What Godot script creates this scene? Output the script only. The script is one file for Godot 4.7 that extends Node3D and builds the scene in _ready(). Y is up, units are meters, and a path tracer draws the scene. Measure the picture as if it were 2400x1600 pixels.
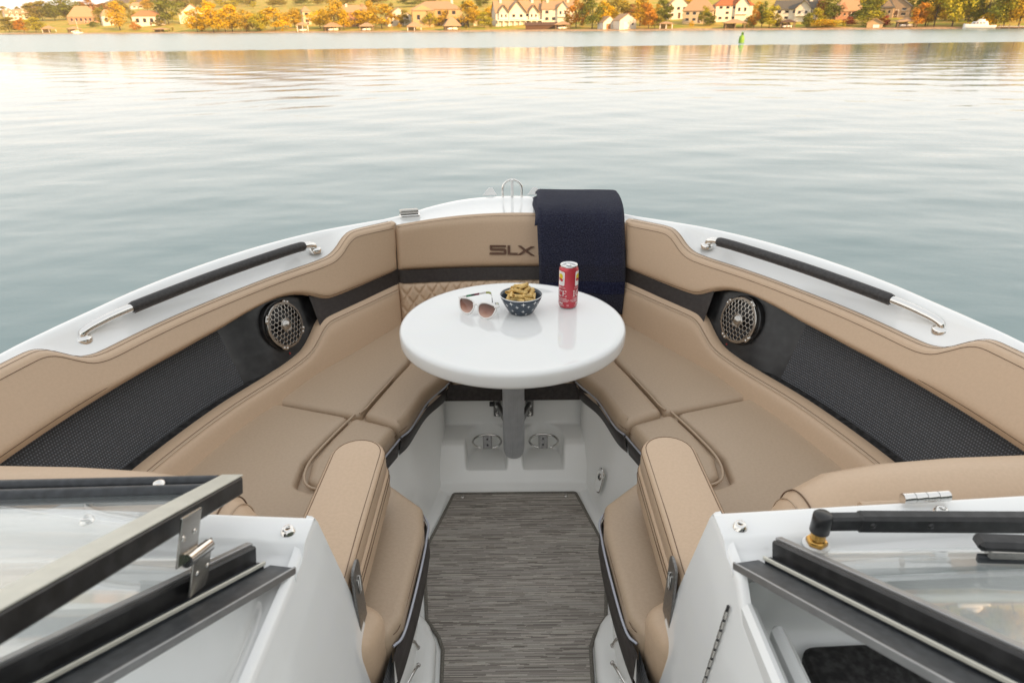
extends Node3D

var M := {}
var boat: Node3D
var used := {}
var rng := RandomNumberGenerator.new()

# ---------------------------------------------------------------- helpers
func numbered(called: String) -> String:
	if not used.has(called):
		used[called] = 0
		return called
	used[called] += 1
	return "%s_%03d" % [called, used[called]]

func tag(o: Node3D, label: String, category := "", group := "", kind := "") -> Node3D:
	if label != "": o.set_meta("label", label)
	if category != "": o.set_meta("category", category)
	if group != "": o.set_meta("group", group)
	if kind != "": o.set_meta("kind", kind)
	return o

func thing(called: String, label: String, category: String, at := Vector3.ZERO, turn := 0.0, group := "") -> Node3D:
	var o := Node3D.new()
	o.name = numbered(called)
	add_child(o)
	o.position = at
	o.rotation.y = turn
	tag(o, label, category, group)
	return o

func part(parent: Node3D, called: String, mesh: Mesh, m: Material, at := Vector3.ZERO) -> MeshInstance3D:
	var o := MeshInstance3D.new()
	o.name = called
	o.mesh = mesh
	o.material_override = m
	o.cast_shadow = GeometryInstance3D.SHADOW_CASTING_SETTING_DOUBLE_SIDED
	parent.add_child(o, true)
	o.position = at
	return o

func solo(called: String, mesh: Mesh, m: Material, label: String, category: String, at := Vector3.ZERO, group := "") -> MeshInstance3D:
	var o := part(self, numbered(called), mesh, m, at)
	tag(o, label, category, group)
	return o

func struct(called: String, mesh: Mesh, m: Material, label := "") -> MeshInstance3D:
	var o := part(self, numbered(called), mesh, m)
	tag(o, label, "", "", "structure")
	return o

func begin(smooth := true) -> SurfaceTool:
	var st := SurfaceTool.new()
	st.begin(Mesh.PRIMITIVE_TRIANGLES)
	st.set_smooth_group(0 if smooth else -1)
	return st

func done(st: SurfaceTool) -> ArrayMesh:
	st.generate_normals()
	st.index()
	return st.commit()

func tri(st: SurfaceTool, a: Vector3, b: Vector3, c: Vector3) -> void:
	st.add_vertex(a)
	st.add_vertex(b)
	st.add_vertex(c)

func quad(st: SurfaceTool, a: Vector3, b: Vector3, c: Vector3, d: Vector3) -> void:
	tri(st, a, b, c)
	tri(st, a, c, d)

# rows of points joined into a skin; front side is the one from which rows run up and columns run right... either way both sides draw
func grid(st: SurfaceTool, rows: Array, wrap := false, uvs := []) -> void:
	for i in rows.size() - 1:
		var a: PackedVector3Array = rows[i]
		var b: PackedVector3Array = rows[i + 1]
		var n := a.size()
		for j in (n if wrap else n - 1):
			var k := (j + 1) % n
			if uvs.is_empty():
				quad(st, a[j], a[k], b[k], b[j])
			else:
				var ua: PackedVector2Array = uvs[i]
				var ub: PackedVector2Array = uvs[i + 1]
				st.set_uv(ua[j]); st.add_vertex(a[j])
				st.set_uv(ua[k]); st.add_vertex(a[k])
				st.set_uv(ub[k]); st.add_vertex(b[k])
				st.set_uv(ua[j]); st.add_vertex(a[j])
				st.set_uv(ub[k]); st.add_vertex(b[k])
				st.set_uv(ub[j]); st.add_vertex(b[j])

func skin(rows: Array, wrap := false, uvs := []) -> ArrayMesh:
	var st := begin()
	grid(st, rows, wrap, uvs)
	return done(st)

func cap(st: SurfaceTool, ring: PackedVector3Array, flip := false) -> void:
	var c := Vector3.ZERO
	for p in ring: c += p
	c /= ring.size()
	for j in ring.size():
		var k := (j + 1) % ring.size()
		if flip: tri(st, c, ring[k], ring[j])
		else: tri(st, c, ring[j], ring[k])

func loft(rings: Array, ends := true) -> ArrayMesh:
	var st := begin()
	grid(st, rings, true)
	if ends:
		cap(st, rings[0], true)
		cap(st, rings[rings.size() - 1])
	return done(st)

func tube_to(st: SurfaceTool, path: PackedVector3Array, r: float, seg := 8, ends := true, closed := false, radii := []) -> void:
	var rings := []
	var n := path.size()
	var up := Vector3.UP
	var side := Vector3.ZERO
	for i in n:
		var d: Vector3
		if closed: d = path[(i + 1) % n] - path[(i - 1 + n) % n]
		else: d = path[mini(i + 1, n - 1)] - path[maxi(i - 1, 0)]
		d = d.normalized()
		if side == Vector3.ZERO:
			side = d.cross(up if absf(d.y) < 0.9 else Vector3.RIGHT).normalized()
		else:
			side = (side - d * side.dot(d)).normalized()
		var w := side.cross(d).normalized()
		var rr: float = r if radii.is_empty() else radii[i]
		var ring := PackedVector3Array()
		for k in seg:
			var a := TAU * k / seg
			ring.append(path[i] + (side * cos(a) + w * sin(a)) * rr)
		rings.append(ring)
	if closed: rings.append(rings[0])
	grid(st, rings, true)
	if ends and not closed:
		st.set_smooth_group(2)
		cap(st, rings[0], true)
		cap(st, rings[n - 1])
		st.set_smooth_group(0)

func tube(path: PackedVector3Array, r: float, seg := 8, closed := false, radii := []) -> ArrayMesh:
	var st := begin()
	tube_to(st, path, r, seg, true, closed, radii)
	return done(st)

func rod(a: Vector3, b: Vector3, r: float, seg := 10) -> ArrayMesh:
	return tube(PackedVector3Array([a, b]), r, seg)

func lathe(profile: PackedVector2Array, seg := 32, at := Vector3.ZERO) -> ArrayMesh:
	var rows := []
	for p in profile:
		var ring := PackedVector3Array()
		for k in seg:
			var a := TAU * k / seg
			ring.append(at + Vector3(p.x * sin(a), p.y, p.x * cos(a)))
		rows.append(ring)
	var st := begin()
	grid(st, rows, true)
	return done(st)

# box with chamfered edges
func rbox_to(st: SurfaceTool, xf: Transform3D, s: Vector3, b := 0.004) -> void:
	var h := s / 2
	b = minf(b, minf(h.x, minf(h.y, h.z)) * 0.9)
	var rows := []
	var ys := [[-h.y, b], [-h.y + b, 0.0], [h.y - b, 0.0], [h.y, b]]
	for e in ys:
		var ix: float = h.x - e[1]
		var iz: float = h.z - e[1]
		var ring := PackedVector3Array()
		for q in [[1, 1], [-1, 1], [-1, -1], [1, -1]]:
			var p1 := Vector3(q[0] * (ix - b * (0.0 if e[1] > 0 else 1.0)), e[0], q[1] * iz)
			var p2 := Vector3(q[0] * ix, e[0], q[1] * (iz - b * (0.0 if e[1] > 0 else 1.0)))
			if q[0] * q[1] > 0:
				ring.append(xf * p2); ring.append(xf * p1)
			else:
				ring.append(xf * p1); ring.append(xf * p2)
		rows.append(ring)
	grid(st, rows, true)
	cap(st, rows[0], true)
	cap(st, rows[3])

func rbox(s: Vector3, b := 0.004, xf := Transform3D.IDENTITY) -> ArrayMesh:
	var st := begin(false)
	rbox_to(st, xf, s, b)
	return done(st)

# bar of rectangular section between two points
func bar_xf(a: Vector3, b: Vector3, up := Vector3.UP) -> Transform3D:
	var z := (b - a).normalized()
	var x := up.cross(z).normalized()
	var y := z.cross(x)
	return Transform3D(Basis(x, y, z), (a + b) / 2)

func bar(a: Vector3, b: Vector3, w: float, h: float, bev := 0.002, up := Vector3.UP) -> ArrayMesh:
	return rbox(Vector3(w, h, a.distance_to(b)), bev, bar_xf(a, b, up))

# Catmull-Rom through points, n samples each span
func spline(p: PackedVector3Array, n := 10, closed := false) -> PackedVector3Array:
	var out := PackedVector3Array()
	var c := p.size()
	for i in (c if closed else c - 1):
		var a: Vector3
		var b: Vector3 = p[i]
		var d: Vector3
		var e: Vector3 = p[(i + 1) % c]
		if closed:
			a = p[(i - 1 + c) % c]; d = p[(i + 2) % c]
		else:
			a = p[i - 1] if i > 0 else 2 * p[0] - p[1]
			d = p[i + 2] if i + 2 < c else 2 * p[c - 1] - p[c - 2]
		for k in n:
			out.append(b.cubic_interpolate(e, a, d, float(k) / n))
	if not closed: out.append(p[c - 1])
	return out

func resample(p: PackedVector3Array, n: int) -> PackedVector3Array:
	var s := PackedFloat32Array([0.0])
	for i in p.size() - 1: s.append(s[i] + p[i].distance_to(p[i + 1]))
	var out := PackedVector3Array()
	var j := 0
	for k in n + 1:
		var t := s[s.size() - 1] * k / n
		while j < s.size() - 2 and s[j + 1] < t: j += 1
		var f := (t - s[j]) / maxf(s[j + 1] - s[j], 1e-9)
		out.append(p[j].lerp(p[j + 1], clampf(f, 0, 1)))
	return out

func curve_at(p: PackedVector3Array, u: float) -> Vector3:
	var t := clampf(u, 0, 1) * (p.size() - 1)
	var i := mini(int(t), p.size() - 2)
	return p[i].lerp(p[i + 1], t - i)

func table(a: Array, u: float) -> float:
	if u <= a[0][0]: return a[0][1]
	for i in a.size() - 1:
		if u <= a[i + 1][0]:
			var f: float = (u - a[i][0]) / (a[i + 1][0] - a[i][0])
			f = f * f * (3 - 2 * f) if a[i].size() < 3 else f
			return lerpf(a[i][1], a[i + 1][1], f)
	return a[a.size() - 1][1]

# polygon in plan with rounded corners
func round_poly(p: PackedVector2Array, r: float, n := 5) -> PackedVector2Array:
	var out := PackedVector2Array()
	var c := p.size()
	for i in c:
		var a := p[(i - 1 + c) % c]
		var b := p[i]
		var d := p[(i + 1) % c]
		var la := (a - b).length()
		var ld := (d - b).length()
		var ang := absf((a - b).angle_to(d - b))
		if ang > 2.9:
			out.append(b)
			continue
		var t := minf(r / tan(ang / 2), minf(la, ld) * 0.45)
		var p1 := b + (a - b).normalized() * t
		var p2 := b + (d - b).normalized() * t
		for k in n + 1:
			var f := float(k) / n
			out.append(p1.lerp(b, f).lerp(b.lerp(p2, f), f))
	return out

func inset(p: PackedVector2Array, d: float) -> PackedVector2Array:
	var out := PackedVector2Array()
	var c := p.size()
	var area := 0.0
	for i in c: area += p[i].cross(p[(i + 1) % c])
	var sgn := 1.0 if area > 0 else -1.0
	for i in c:
		var a := (p[i] - p[(i - 1 + c) % c]).normalized()
		var b := (p[(i + 1) % c] - p[i]).normalized()
		var n := (Vector2(-a.y, a.x) + Vector2(-b.y, b.x)).normalized() * sgn
		out.append(p[i] + n * d)
	return out

func densify(poly: PackedVector2Array, step: float) -> PackedVector2Array:
	var p := PackedVector2Array()
	for i in poly.size():
		var q := poly[(i + 1) % poly.size()]
		var n := maxi(1, int(ceil(poly[i].distance_to(q) / step)))
		for k in n: p.append(poly[i].lerp(q, float(k) / n))
	return p

# a flat outline cut into small cells: [points, heights, indices]
func fill(last: PackedVector2Array, cell: float, height: Callable) -> Array:
	var lo := last[0]
	var hi := last[0]
	for p in last:
		lo = lo.min(p)
		hi = hi.max(p)
	var pts := PackedVector2Array()
	var hgt := PackedFloat32Array()
	var out := PackedInt32Array()
	var grid_id := {}
	var put := func(p: Vector2) -> int:
		p = p.snapped(Vector2(1e-5, 1e-5))
		if grid_id.has(p): return grid_id[p]
		var d := 9.0
		for k in last.size():
			d = minf(d, p.distance_squared_to(Geometry2D.get_closest_point_to_segment(p, last[k], last[(k + 1) % last.size()])))
		pts.append(p)
		hgt.append(height.call(sqrt(d)))
		grid_id[p] = pts.size() - 1
		return pts.size() - 1
	for i in int((hi.x - lo.x) / cell) + 1:
		for j in int((hi.y - lo.y) / cell) + 1:
			var p := lo + Vector2(i, j) * cell
			var sq := PackedVector2Array([p, p + Vector2(cell, 0), p + Vector2(cell, cell), p + Vector2(0, cell)])
			for piece in Geometry2D.intersect_polygons(sq, last):
				var idx := Geometry2D.triangulate_polygon(piece)
				for k in range(0, idx.size(), 3):
					var q := [piece[idx[k]], piece[idx[k + 1]], piece[idx[k + 2]]]
					if (q[1] - q[0]).cross(q[2] - q[0]) < 0: q = [q[0], q[2], q[1]]
					for e in q: out.append(put.call(e))
	return [pts, hgt, out]

# upholstered block: outline in the plane, y up; xf places it
func pad(outline: PackedVector2Array, top: float, thick: float, r := 0.02, crown := 0.004, corner := 0.03, xf := Transform3D.IDENTITY) -> ArrayMesh:
	var o := round_poly(outline, corner) if corner > 0 else outline
	var step := 0.0
	for p in o: step = maxf(step, p.distance_to(o[0]))
	step = clampf(step / 20.0, 0.006, 0.04)
	o = densify(o, step)
	var steps := [[r * 0.3, -thick], [0.0, -thick + r * 0.4], [0.0, -r]]
	for k in 5:
		var a := PI / 2 * (k + 1) / 5.0
		steps.append([r * (1 - cos(a)), -r + r * sin(a)])
	var rows := []
	for s in steps:
		var q := inset(o, s[0])
		var ring := PackedVector3Array()
		for p in q: ring.append(xf * Vector3(p.x, top + s[1], p.y))
		rows.append(ring)
	var st := begin()
	grid(st, rows, true)
	# domed top: the last ring joined with a grid of inner points
	var reach := maxf(r * 4.0, 0.05)
	var fl := fill(inset(o, r), clampf(step, r * 0.7, 0.05), func(d: float) -> float:
		var f := clampf(d / reach, 0, 1)
		return crown * (1 - (1 - f) * (1 - f)))
	var pts: PackedVector2Array = fl[0]
	var hgt: PackedFloat32Array = fl[1]
	var idx: PackedInt32Array = fl[2]
	# cushions are never quite flat
	var sag := FastNoiseLite.new()
	sag.frequency = 5.5
	for i in pts.size():
		if hgt[i] > 0.0: hgt[i] += 0.0018 * sag.get_noise_2d(pts[i].x, pts[i].y) * hgt[i] / maxf(crown, 1e-4)
	st.set_smooth_group(1)
	for i in idx: st.add_vertex(xf * Vector3(pts[i].x, top + hgt[i], pts[i].y))
	return done(st)

# flat extruded polygon with a chamfer, in the plane of xf's x and z, y thick
func slab(poly: PackedVector2Array, y0: float, y1: float, bev := 0.002, xf := Transform3D.IDENTITY) -> ArrayMesh:
	var st := begin(false)
	var rows := []
	for s in [[bev, y0], [0.0, y0 + bev], [0.0, y1 - bev], [bev, y1]]:
		var ring := PackedVector3Array()
		for p in inset(poly, s[0]): ring.append(xf * Vector3(p.x, s[1], p.y))
		rows.append(ring)
	grid(st, rows, true)
	for e in [[0, y0], [3, y1]]:
		var last := inset(poly, bev)
		var idx := Geometry2D.triangulate_polygon(last)
		var ring: PackedVector3Array = rows[e[0]]
		for k in range(0, idx.size(), 3):
			tri(st, ring[idx[k]], ring[idx[k + 1]], ring[idx[k + 2]])
	return done(st)

func disc(r: float, n := 24) -> PackedVector2Array:
	var o := PackedVector2Array()
	for k in n: o.append(Vector2(cos(TAU * k / n), sin(TAU * k / n)) * r)
	return o

func mir(p: Vector3, s: float) -> Vector3:
	return Vector3(p.x * s, p.y, p.z)

func v2(a: Array, s := 1.0) -> PackedVector2Array:
	var o := PackedVector2Array()
	for e in a: o.append(Vector2(e[0] * s, e[1]))
	return o

func v3(a: Array, s := 1.0) -> PackedVector3Array:
	var o := PackedVector3Array()
	for e in a: o.append(Vector3(e[0] * s, e[1], e[2]))
	return o

# ---------------------------------------------------------------- materials
func lin(r: float, g: float, b: float) -> Color:
	return Color(r, g, b).linear_to_srgb()

func mat(c: Color, rough := 0.6, metal := 0.0, spec := 0.5) -> StandardMaterial3D:
	var m := StandardMaterial3D.new()
	m.albedo_color = c
	m.roughness = rough
	m.metallic = metal
	m.metallic_specular = spec
	m.cull_mode = BaseMaterial3D.CULL_DISABLED
	return m

func noise_tex(freq: float, size := 256, normal := false, bump := 4.0, ramp: Gradient = null, sd := 1, oct := 4, kind := FastNoiseLite.TYPE_SIMPLEX_SMOOTH) -> NoiseTexture2D:
	var n := FastNoiseLite.new()
	n.noise_type = kind
	n.frequency = freq
	n.seed = sd
	n.fractal_octaves = oct
	var t := NoiseTexture2D.new()
	t.width = size
	t.height = size
	t.seamless = true
	t.noise = n
	t.as_normal_map = normal
	t.bump_strength = bump
	if ramp: t.color_ramp = ramp
	return t

func ramp2(a: Color, b: Color, lo := 0.25, hi := 0.75) -> Gradient:
	var g := Gradient.new()
	g.offsets = PackedFloat32Array([lo, hi])
	g.colors = PackedColorArray([a, b])
	return g

func tri_uv(m: StandardMaterial3D, scale: float, world := true) -> StandardMaterial3D:
	m.uv1_triplanar = true
	m.uv1_world_triplanar = world
	m.uv1_scale = Vector3.ONE * scale
	return m

func grained(c: Color, rough: float, freq: float, scale: float, amount: float, bump := 3.0, nscale := 0.3, spec := 0.5, metal := 0.0, sd := 1) -> StandardMaterial3D:
	var m := mat(Color.WHITE, rough, metal, spec)
	m.albedo_texture = noise_tex(freq, 256, false, 1, ramp2(c.darkened(amount), c.lightened(amount * 0.4)), sd)
	if nscale > 0:
		m.normal_enabled = true
		m.normal_texture = noise_tex(freq * 3, 256, true, bump, null, sd + 7)
		m.normal_scale = nscale
	return tri_uv(m, scale)

func weave_texture(dark: Color, light: Color, nx := 8, ny := 8, size := 256) -> Array:
	var im := Image.create(size, size, false, Image.FORMAT_RGB8)
	var bm := Image.create(size, size, false, Image.FORMAT_RGB8)
	var r := RandomNumberGenerator.new()
	r.seed = 5
	var jit := []
	for k in nx * ny: jit.append(r.randf_range(0.85, 1.15))
	for y in size:
		for x in size:
			var fy := float(y) / size * ny
			var row := int(fy)
			var fx := float(x) / size * nx + (0.5 if row % 2 == 1 else 0.0)
			var col := int(fx) % nx
			var dx := fx - floorf(fx) - 0.5
			var dy := fy - row - 0.5
			var d := sqrt(dx * dx * 4.6 + dy * dy * 5.2)
			var h := clampf(1.0 - d, 0, 1)
			h = h * h * (3 - 2 * h)
			var j: float = jit[row * nx + col]
			im.set_pixel(x, y, dark.lerp(light, clampf(h * j, 0, 1)))
			bm.set_pixel(x, y, Color(h, h, h))
	return [ImageTexture.create_from_image(im), ImageTexture.create_from_image(bm)]

func mat_texture() -> ImageTexture:
	var size := 1024
	var im := Image.create(size, size, false, Image.FORMAT_RGB8)
	var r := RandomNumberGenerator.new()
	r.seed = 11
	im.fill(Color(0.39, 0.36, 0.335))
	for y in range(0, size, 4):
		var rowtone := r.randf_range(-0.05, 0.05)
		im.fill_rect(Rect2i(0, y, size, 4), Color(0.60 + rowtone, 0.575 + rowtone, 0.545 + rowtone))
		var x := r.randi_range(-60, 0)
		while x < size:
			var w := r.randi_range(24, 170)
			var t := r.randf()
			var c := Color(0.62, 0.60, 0.57)
			if t < 0.30: c = Color(0.45, 0.425, 0.40)
			elif t < 0.55: c = Color(0.55, 0.525, 0.50)
			elif t < 0.72: c = Color(0.70, 0.67, 0.63)
			c = c.lightened(r.randf_range(0, 0.05))
			im.fill_rect(Rect2i(x, y, w, r.randi_range(2, 4)), c)
			x += w + r.randi_range(0, 40)
	for x in range(0, size, 8):
		for y in range(0, size, 4):
			if r.randf() < 0.45: im.set_pixel(x + r.randi_range(0, 6), y, Color(0.42, 0.39, 0.36))
	return ImageTexture.create_from_image(im)

func make_materials() -> void:
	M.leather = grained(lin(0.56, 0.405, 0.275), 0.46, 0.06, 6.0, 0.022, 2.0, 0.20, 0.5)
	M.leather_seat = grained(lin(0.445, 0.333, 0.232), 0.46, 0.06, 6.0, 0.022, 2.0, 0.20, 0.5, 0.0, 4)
	M.leather_dark = grained(lin(0.035, 0.028, 0.026), 0.48, 0.03, 6.0, 0.1, 2.0, 0.15, 0.45)
	M.seam = mat(lin(0.13, 0.075, 0.042), 0.8)
	M.thread = mat(lin(0.62, 0.50, 0.37), 0.7)
	M.piping = mat(lin(0.42, 0.44, 0.50), 0.32, 0.3)
	M.gel = grained(lin(0.85, 0.858, 0.852), 0.12, 0.006, 0.8, 0.012, 1.0, 0.0, 0.5)
	M.gel.clearcoat_enabled = true
	M.gel.clearcoat = 0.5
	M.gel.clearcoat_roughness = 0.04
	M.liner = grained(lin(0.88, 0.88, 0.855), 0.20, 0.006, 0.9, 0.03, 1.0, 0.0, 0.5, 0.0, 3)
	M.table = grained(lin(0.785, 0.795, 0.79), 0.07, 0.006, 0.8, 0.008, 1.0, 0.0, 0.5)
	M.table.roughness = 0.09
	M.table.roughness_texture = noise_tex(0.02, 256, false, 1, ramp2(Color(0.35, 0.35, 0.35), Color(1, 1, 1)), 31)
	M.chrome = mat(lin(0.78, 0.77, 0.75), 0.07, 1.0)
	M.brushed = grained(lin(0.22, 0.215, 0.21), 0.34, 0.05, 8.0, 0.12, 2.0, 0.1, 0.5, 0.9)
	M.steel = mat(lin(0.50, 0.48, 0.45), 0.25, 1.0)
	M.alu = grained(lin(0.36, 0.365, 0.37), 0.36, 0.02, 5.0, 0.06, 1.0, 0.05, 0.5, 0.85)
	M.black = grained(lin(0.012, 0.012, 0.013), 0.30, 0.02, 5.0, 0.2, 1.5, 0.08, 0.5)
	M.black_matt = grained(lin(0.015, 0.014, 0.014), 0.65, 0.03, 6.0, 0.25, 2.0, 0.15, 0.4)
	M.rubber = grained(lin(0.028, 0.032, 0.038), 0.42, 0.03, 6.0, 0.15, 2.0, 0.1, 0.5)
	M.frame_top = grained(lin(0.64, 0.63, 0.55), 0.34, 0.02, 5.0, 0.05, 1.0, 0.03, 0.5, 0.1)
	M.grip = grained(lin(0.042, 0.040, 0.041), 0.55, 0.04, 8.0, 0.15, 3.0, 0.25, 0.45)
	M.brass = mat(lin(0.62, 0.36, 0.10), 0.25, 1.0)
	M.white_plastic = mat(lin(0.80, 0.80, 0.79), 0.3)
	M.red_plastic = mat(lin(0.30, 0.02, 0.02), 0.4)
	var g := mat(Color(0.93, 0.97, 0.97, 0.10), 0.02)
	g.transparency = BaseMaterial3D.TRANSPARENCY_ALPHA
	M.glass = g
	var w := weave_texture(Color(0.19, 0.195, 0.205), Color(0.47, 0.48, 0.51))
	var wm := mat(Color.WHITE, 0.6)
	wm.albedo_texture = w[0]
	wm.heightmap_enabled = true
	wm.heightmap_texture = w[1]
	wm.heightmap_scale = 0.12
	wm.uv1_scale = Vector3(16.5, 16.5, 1)
	M.weave = wm
	var mm := mat(Color.WHITE, 0.9, 0.0, 0.25)
	mm.albedo_texture = mat_texture()
	mm.uv1_scale = Vector3(1.0 / 0.74, 1.0 / 0.74, 1)
	mm.uv1_offset = Vector3(0.5, 0, 0)
	M.floor_mat = mm
	M.mat_edge = grained(lin(0.16, 0.145, 0.12), 0.8, 0.05, 10.0, 0.15)
	var tw := grained(lin(0.0125, 0.0150, 0.048), 1.0, 0.10, 7.0, 0.5, 12.0, 1.0, 0.1, 0.0, 9)
	tw.rim_enabled = true
	tw.rim = 0.35
	tw.rim_tint = 0.8
	M.terry = tw
	M.terry_band = grained(lin(0.014, 0.017, 0.052), 0.85, 0.06, 7.0, 0.3, 5.0, 0.5, 0.2)
	M.logo = grained(lin(0.13, 0.058, 0.030), 0.6, 0.05, 20.0, 0.2, 3.0, 0.3)

# ---------------------------------------------------------------- the boat: side walls as ruled surfaces between two plan curves
const DECK := 1.46
const SEAT := 1.06
var top_curve: PackedVector3Array
var low_curve: PackedVector3Array
var out_curve: PackedVector3Array

const V_TOP := [[0.0, 0.995, 1], [0.338, 0.995, 1], [0.35, 0.96, 1], [0.366, 0.86, 1], [0.386, 0.818, 1], [0.41, 0.81, 1], [0.80, 0.81, 1], [0.84, 0.82, 1], [0.86, 0.85, 1], [0.878, 0.915, 1], [0.892, 0.98, 1], [0.91, 0.995, 1], [1.0, 0.995, 1]]
const V_POCKET_TOP := [[0.0, 0.635, 1], [0.5, 0.635, 1], [0.58, 0.65, 1], [0.64, 0.676, 1], [0.70, 0.688, 1], [0.73, 0.676, 1], [0.757, 0.645, 1], [0.784, 0.575, 1], [0.803, 0.515, 1], [0.84, 0.507, 1], [0.90, 0.508, 1], [1.0, 0.533, 1]]
const V_POCKET_LOW := [[0.0, 0.155, 1], [0.665, 0.155, 1], [0.70, 0.165, 1], [0.725, 0.19, 1], [0.745, 0.245, 1], [0.765, 0.315, 1], [0.782, 0.375, 1], [0.80, 0.386, 1], [0.90, 0.392, 1], [1.0, 0.412, 1]]

func soft(a: Array, u: float) -> float:
	var t := 0.0
	for k in 5: t += table(a, u + (k - 2) * 0.006)
	return t / 5

func make_curves() -> void:
	top_curve = resample(spline(v3([[1.30, DECK, -0.80], [1.26, DECK, -1.15], [1.205, DECK, -1.45], [1.10, DECK, -1.78], [0.97, DECK, -2.05], [0.82, DECK, -2.29], [0.64, DECK, -2.51], [0.475, DECK, -2.67]]), 12), 200)
	low_curve = resample(spline(v3([[1.05, SEAT, -0.85], [1.02, SEAT, -1.2], [0.965, SEAT, -1.50], [0.885, SEAT, -1.77], [0.80, SEAT, -1.97], [0.735, SEAT, -2.13], [0.62, SEAT, -2.33], [0.475, SEAT, -2.60]]), 12), 200)
	out_curve = resample(spline(v3([[1.352, DECK, -0.80], [1.335, DECK, -1.2], [1.30, DECK, -1.507], [1.272, DECK, -1.65], [1.235, DECK, -1.785], [1.19, DECK, -1.94], [1.125, DECK, -2.10], [1.04, DECK, -2.262], [0.935, DECK, -2.42], [0.80, DECK, -2.57], [0.66, DECK, -2.675], [0.54, DECK, -2.755]]), 12), 200)

func wall(u: float, v: float) -> Vector3:
	return curve_at(low_curve, u).lerp(curve_at(top_curve, u), v)

func wall_n(u: float, v: float) -> Vector3:
	var a := wall(minf(u + 0.004, 1), v) - wall(maxf(u - 0.004, 0), v)
	var b := curve_at(top_curve, u) - curve_at(low_curve, u)
	var n := a.cross(b).normalized()
	return n if n.x < 0 else -n

func wall_patch(u0: float, u1: float, nu: int, lo: Callable, hi: Callable, nv: int, off: Callable, s: float, extra := []) -> ArrayMesh:
	var rows := []
	var uvs := []
	for j in nv + 1:
		var f := float(j) / nv
		var row := PackedVector3Array()
		var uvr := PackedVector2Array()
		for i in nu + 1:
			var u := lerpf(u0, u1, float(i) / nu)
			var a: float = lo.call(u)
			var b: float = hi.call(u)
			var v := lerpf(a, b, f)
			var o: float = off.call(float(i) / nu, f)
			row.append(mir(wall(u, v) + wall_n(u, v) * o, s))
			uvr.append(Vector2(u * 2.05, v * 0.43))
		rows.append(row)
		uvs.append(uvr)
	for e in extra:
		var row := PackedVector3Array()
		var uvr := PackedVector2Array()
		for i in nu + 1:
			var u := lerpf(u0, u1, float(i) / nu)
			var v: float = hi.call(u)
			var d := (curve_at(out_curve, u) - curve_at(top_curve, u))
			d.y = 0
			row.append(mir(wall(u, v) + d.normalized() * e[0] + Vector3.UP * e[1] + wall_n(u, v) * e[2], s))
			uvr.append(Vector2(u * 2.05, v * 0.43 + e[0]))
		rows.append(row)
		uvs.append(uvr)
	return skin(rows, false, uvs)

func wall_path(u0: float, u1: float, n: int, vf: Callable, off: float, s: float) -> PackedVector3Array:
	var p := PackedVector3Array()
	for i in n + 1:
		var u := lerpf(u0, u1, float(i) / n)
		var v: float = vf.call(u)
		p.append(mir(wall(u, v) + wall_n(u, v) * off, s))
	return p

func puff(e: float, t: float, f: float, g: float) -> float:
	var a := 1.0 - pow(absf(2 * f - 1), 10.0)
	var b := 1.0 - pow(absf(2 * e - 1), 60.0)
	return t * a * b - 0.004

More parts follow.
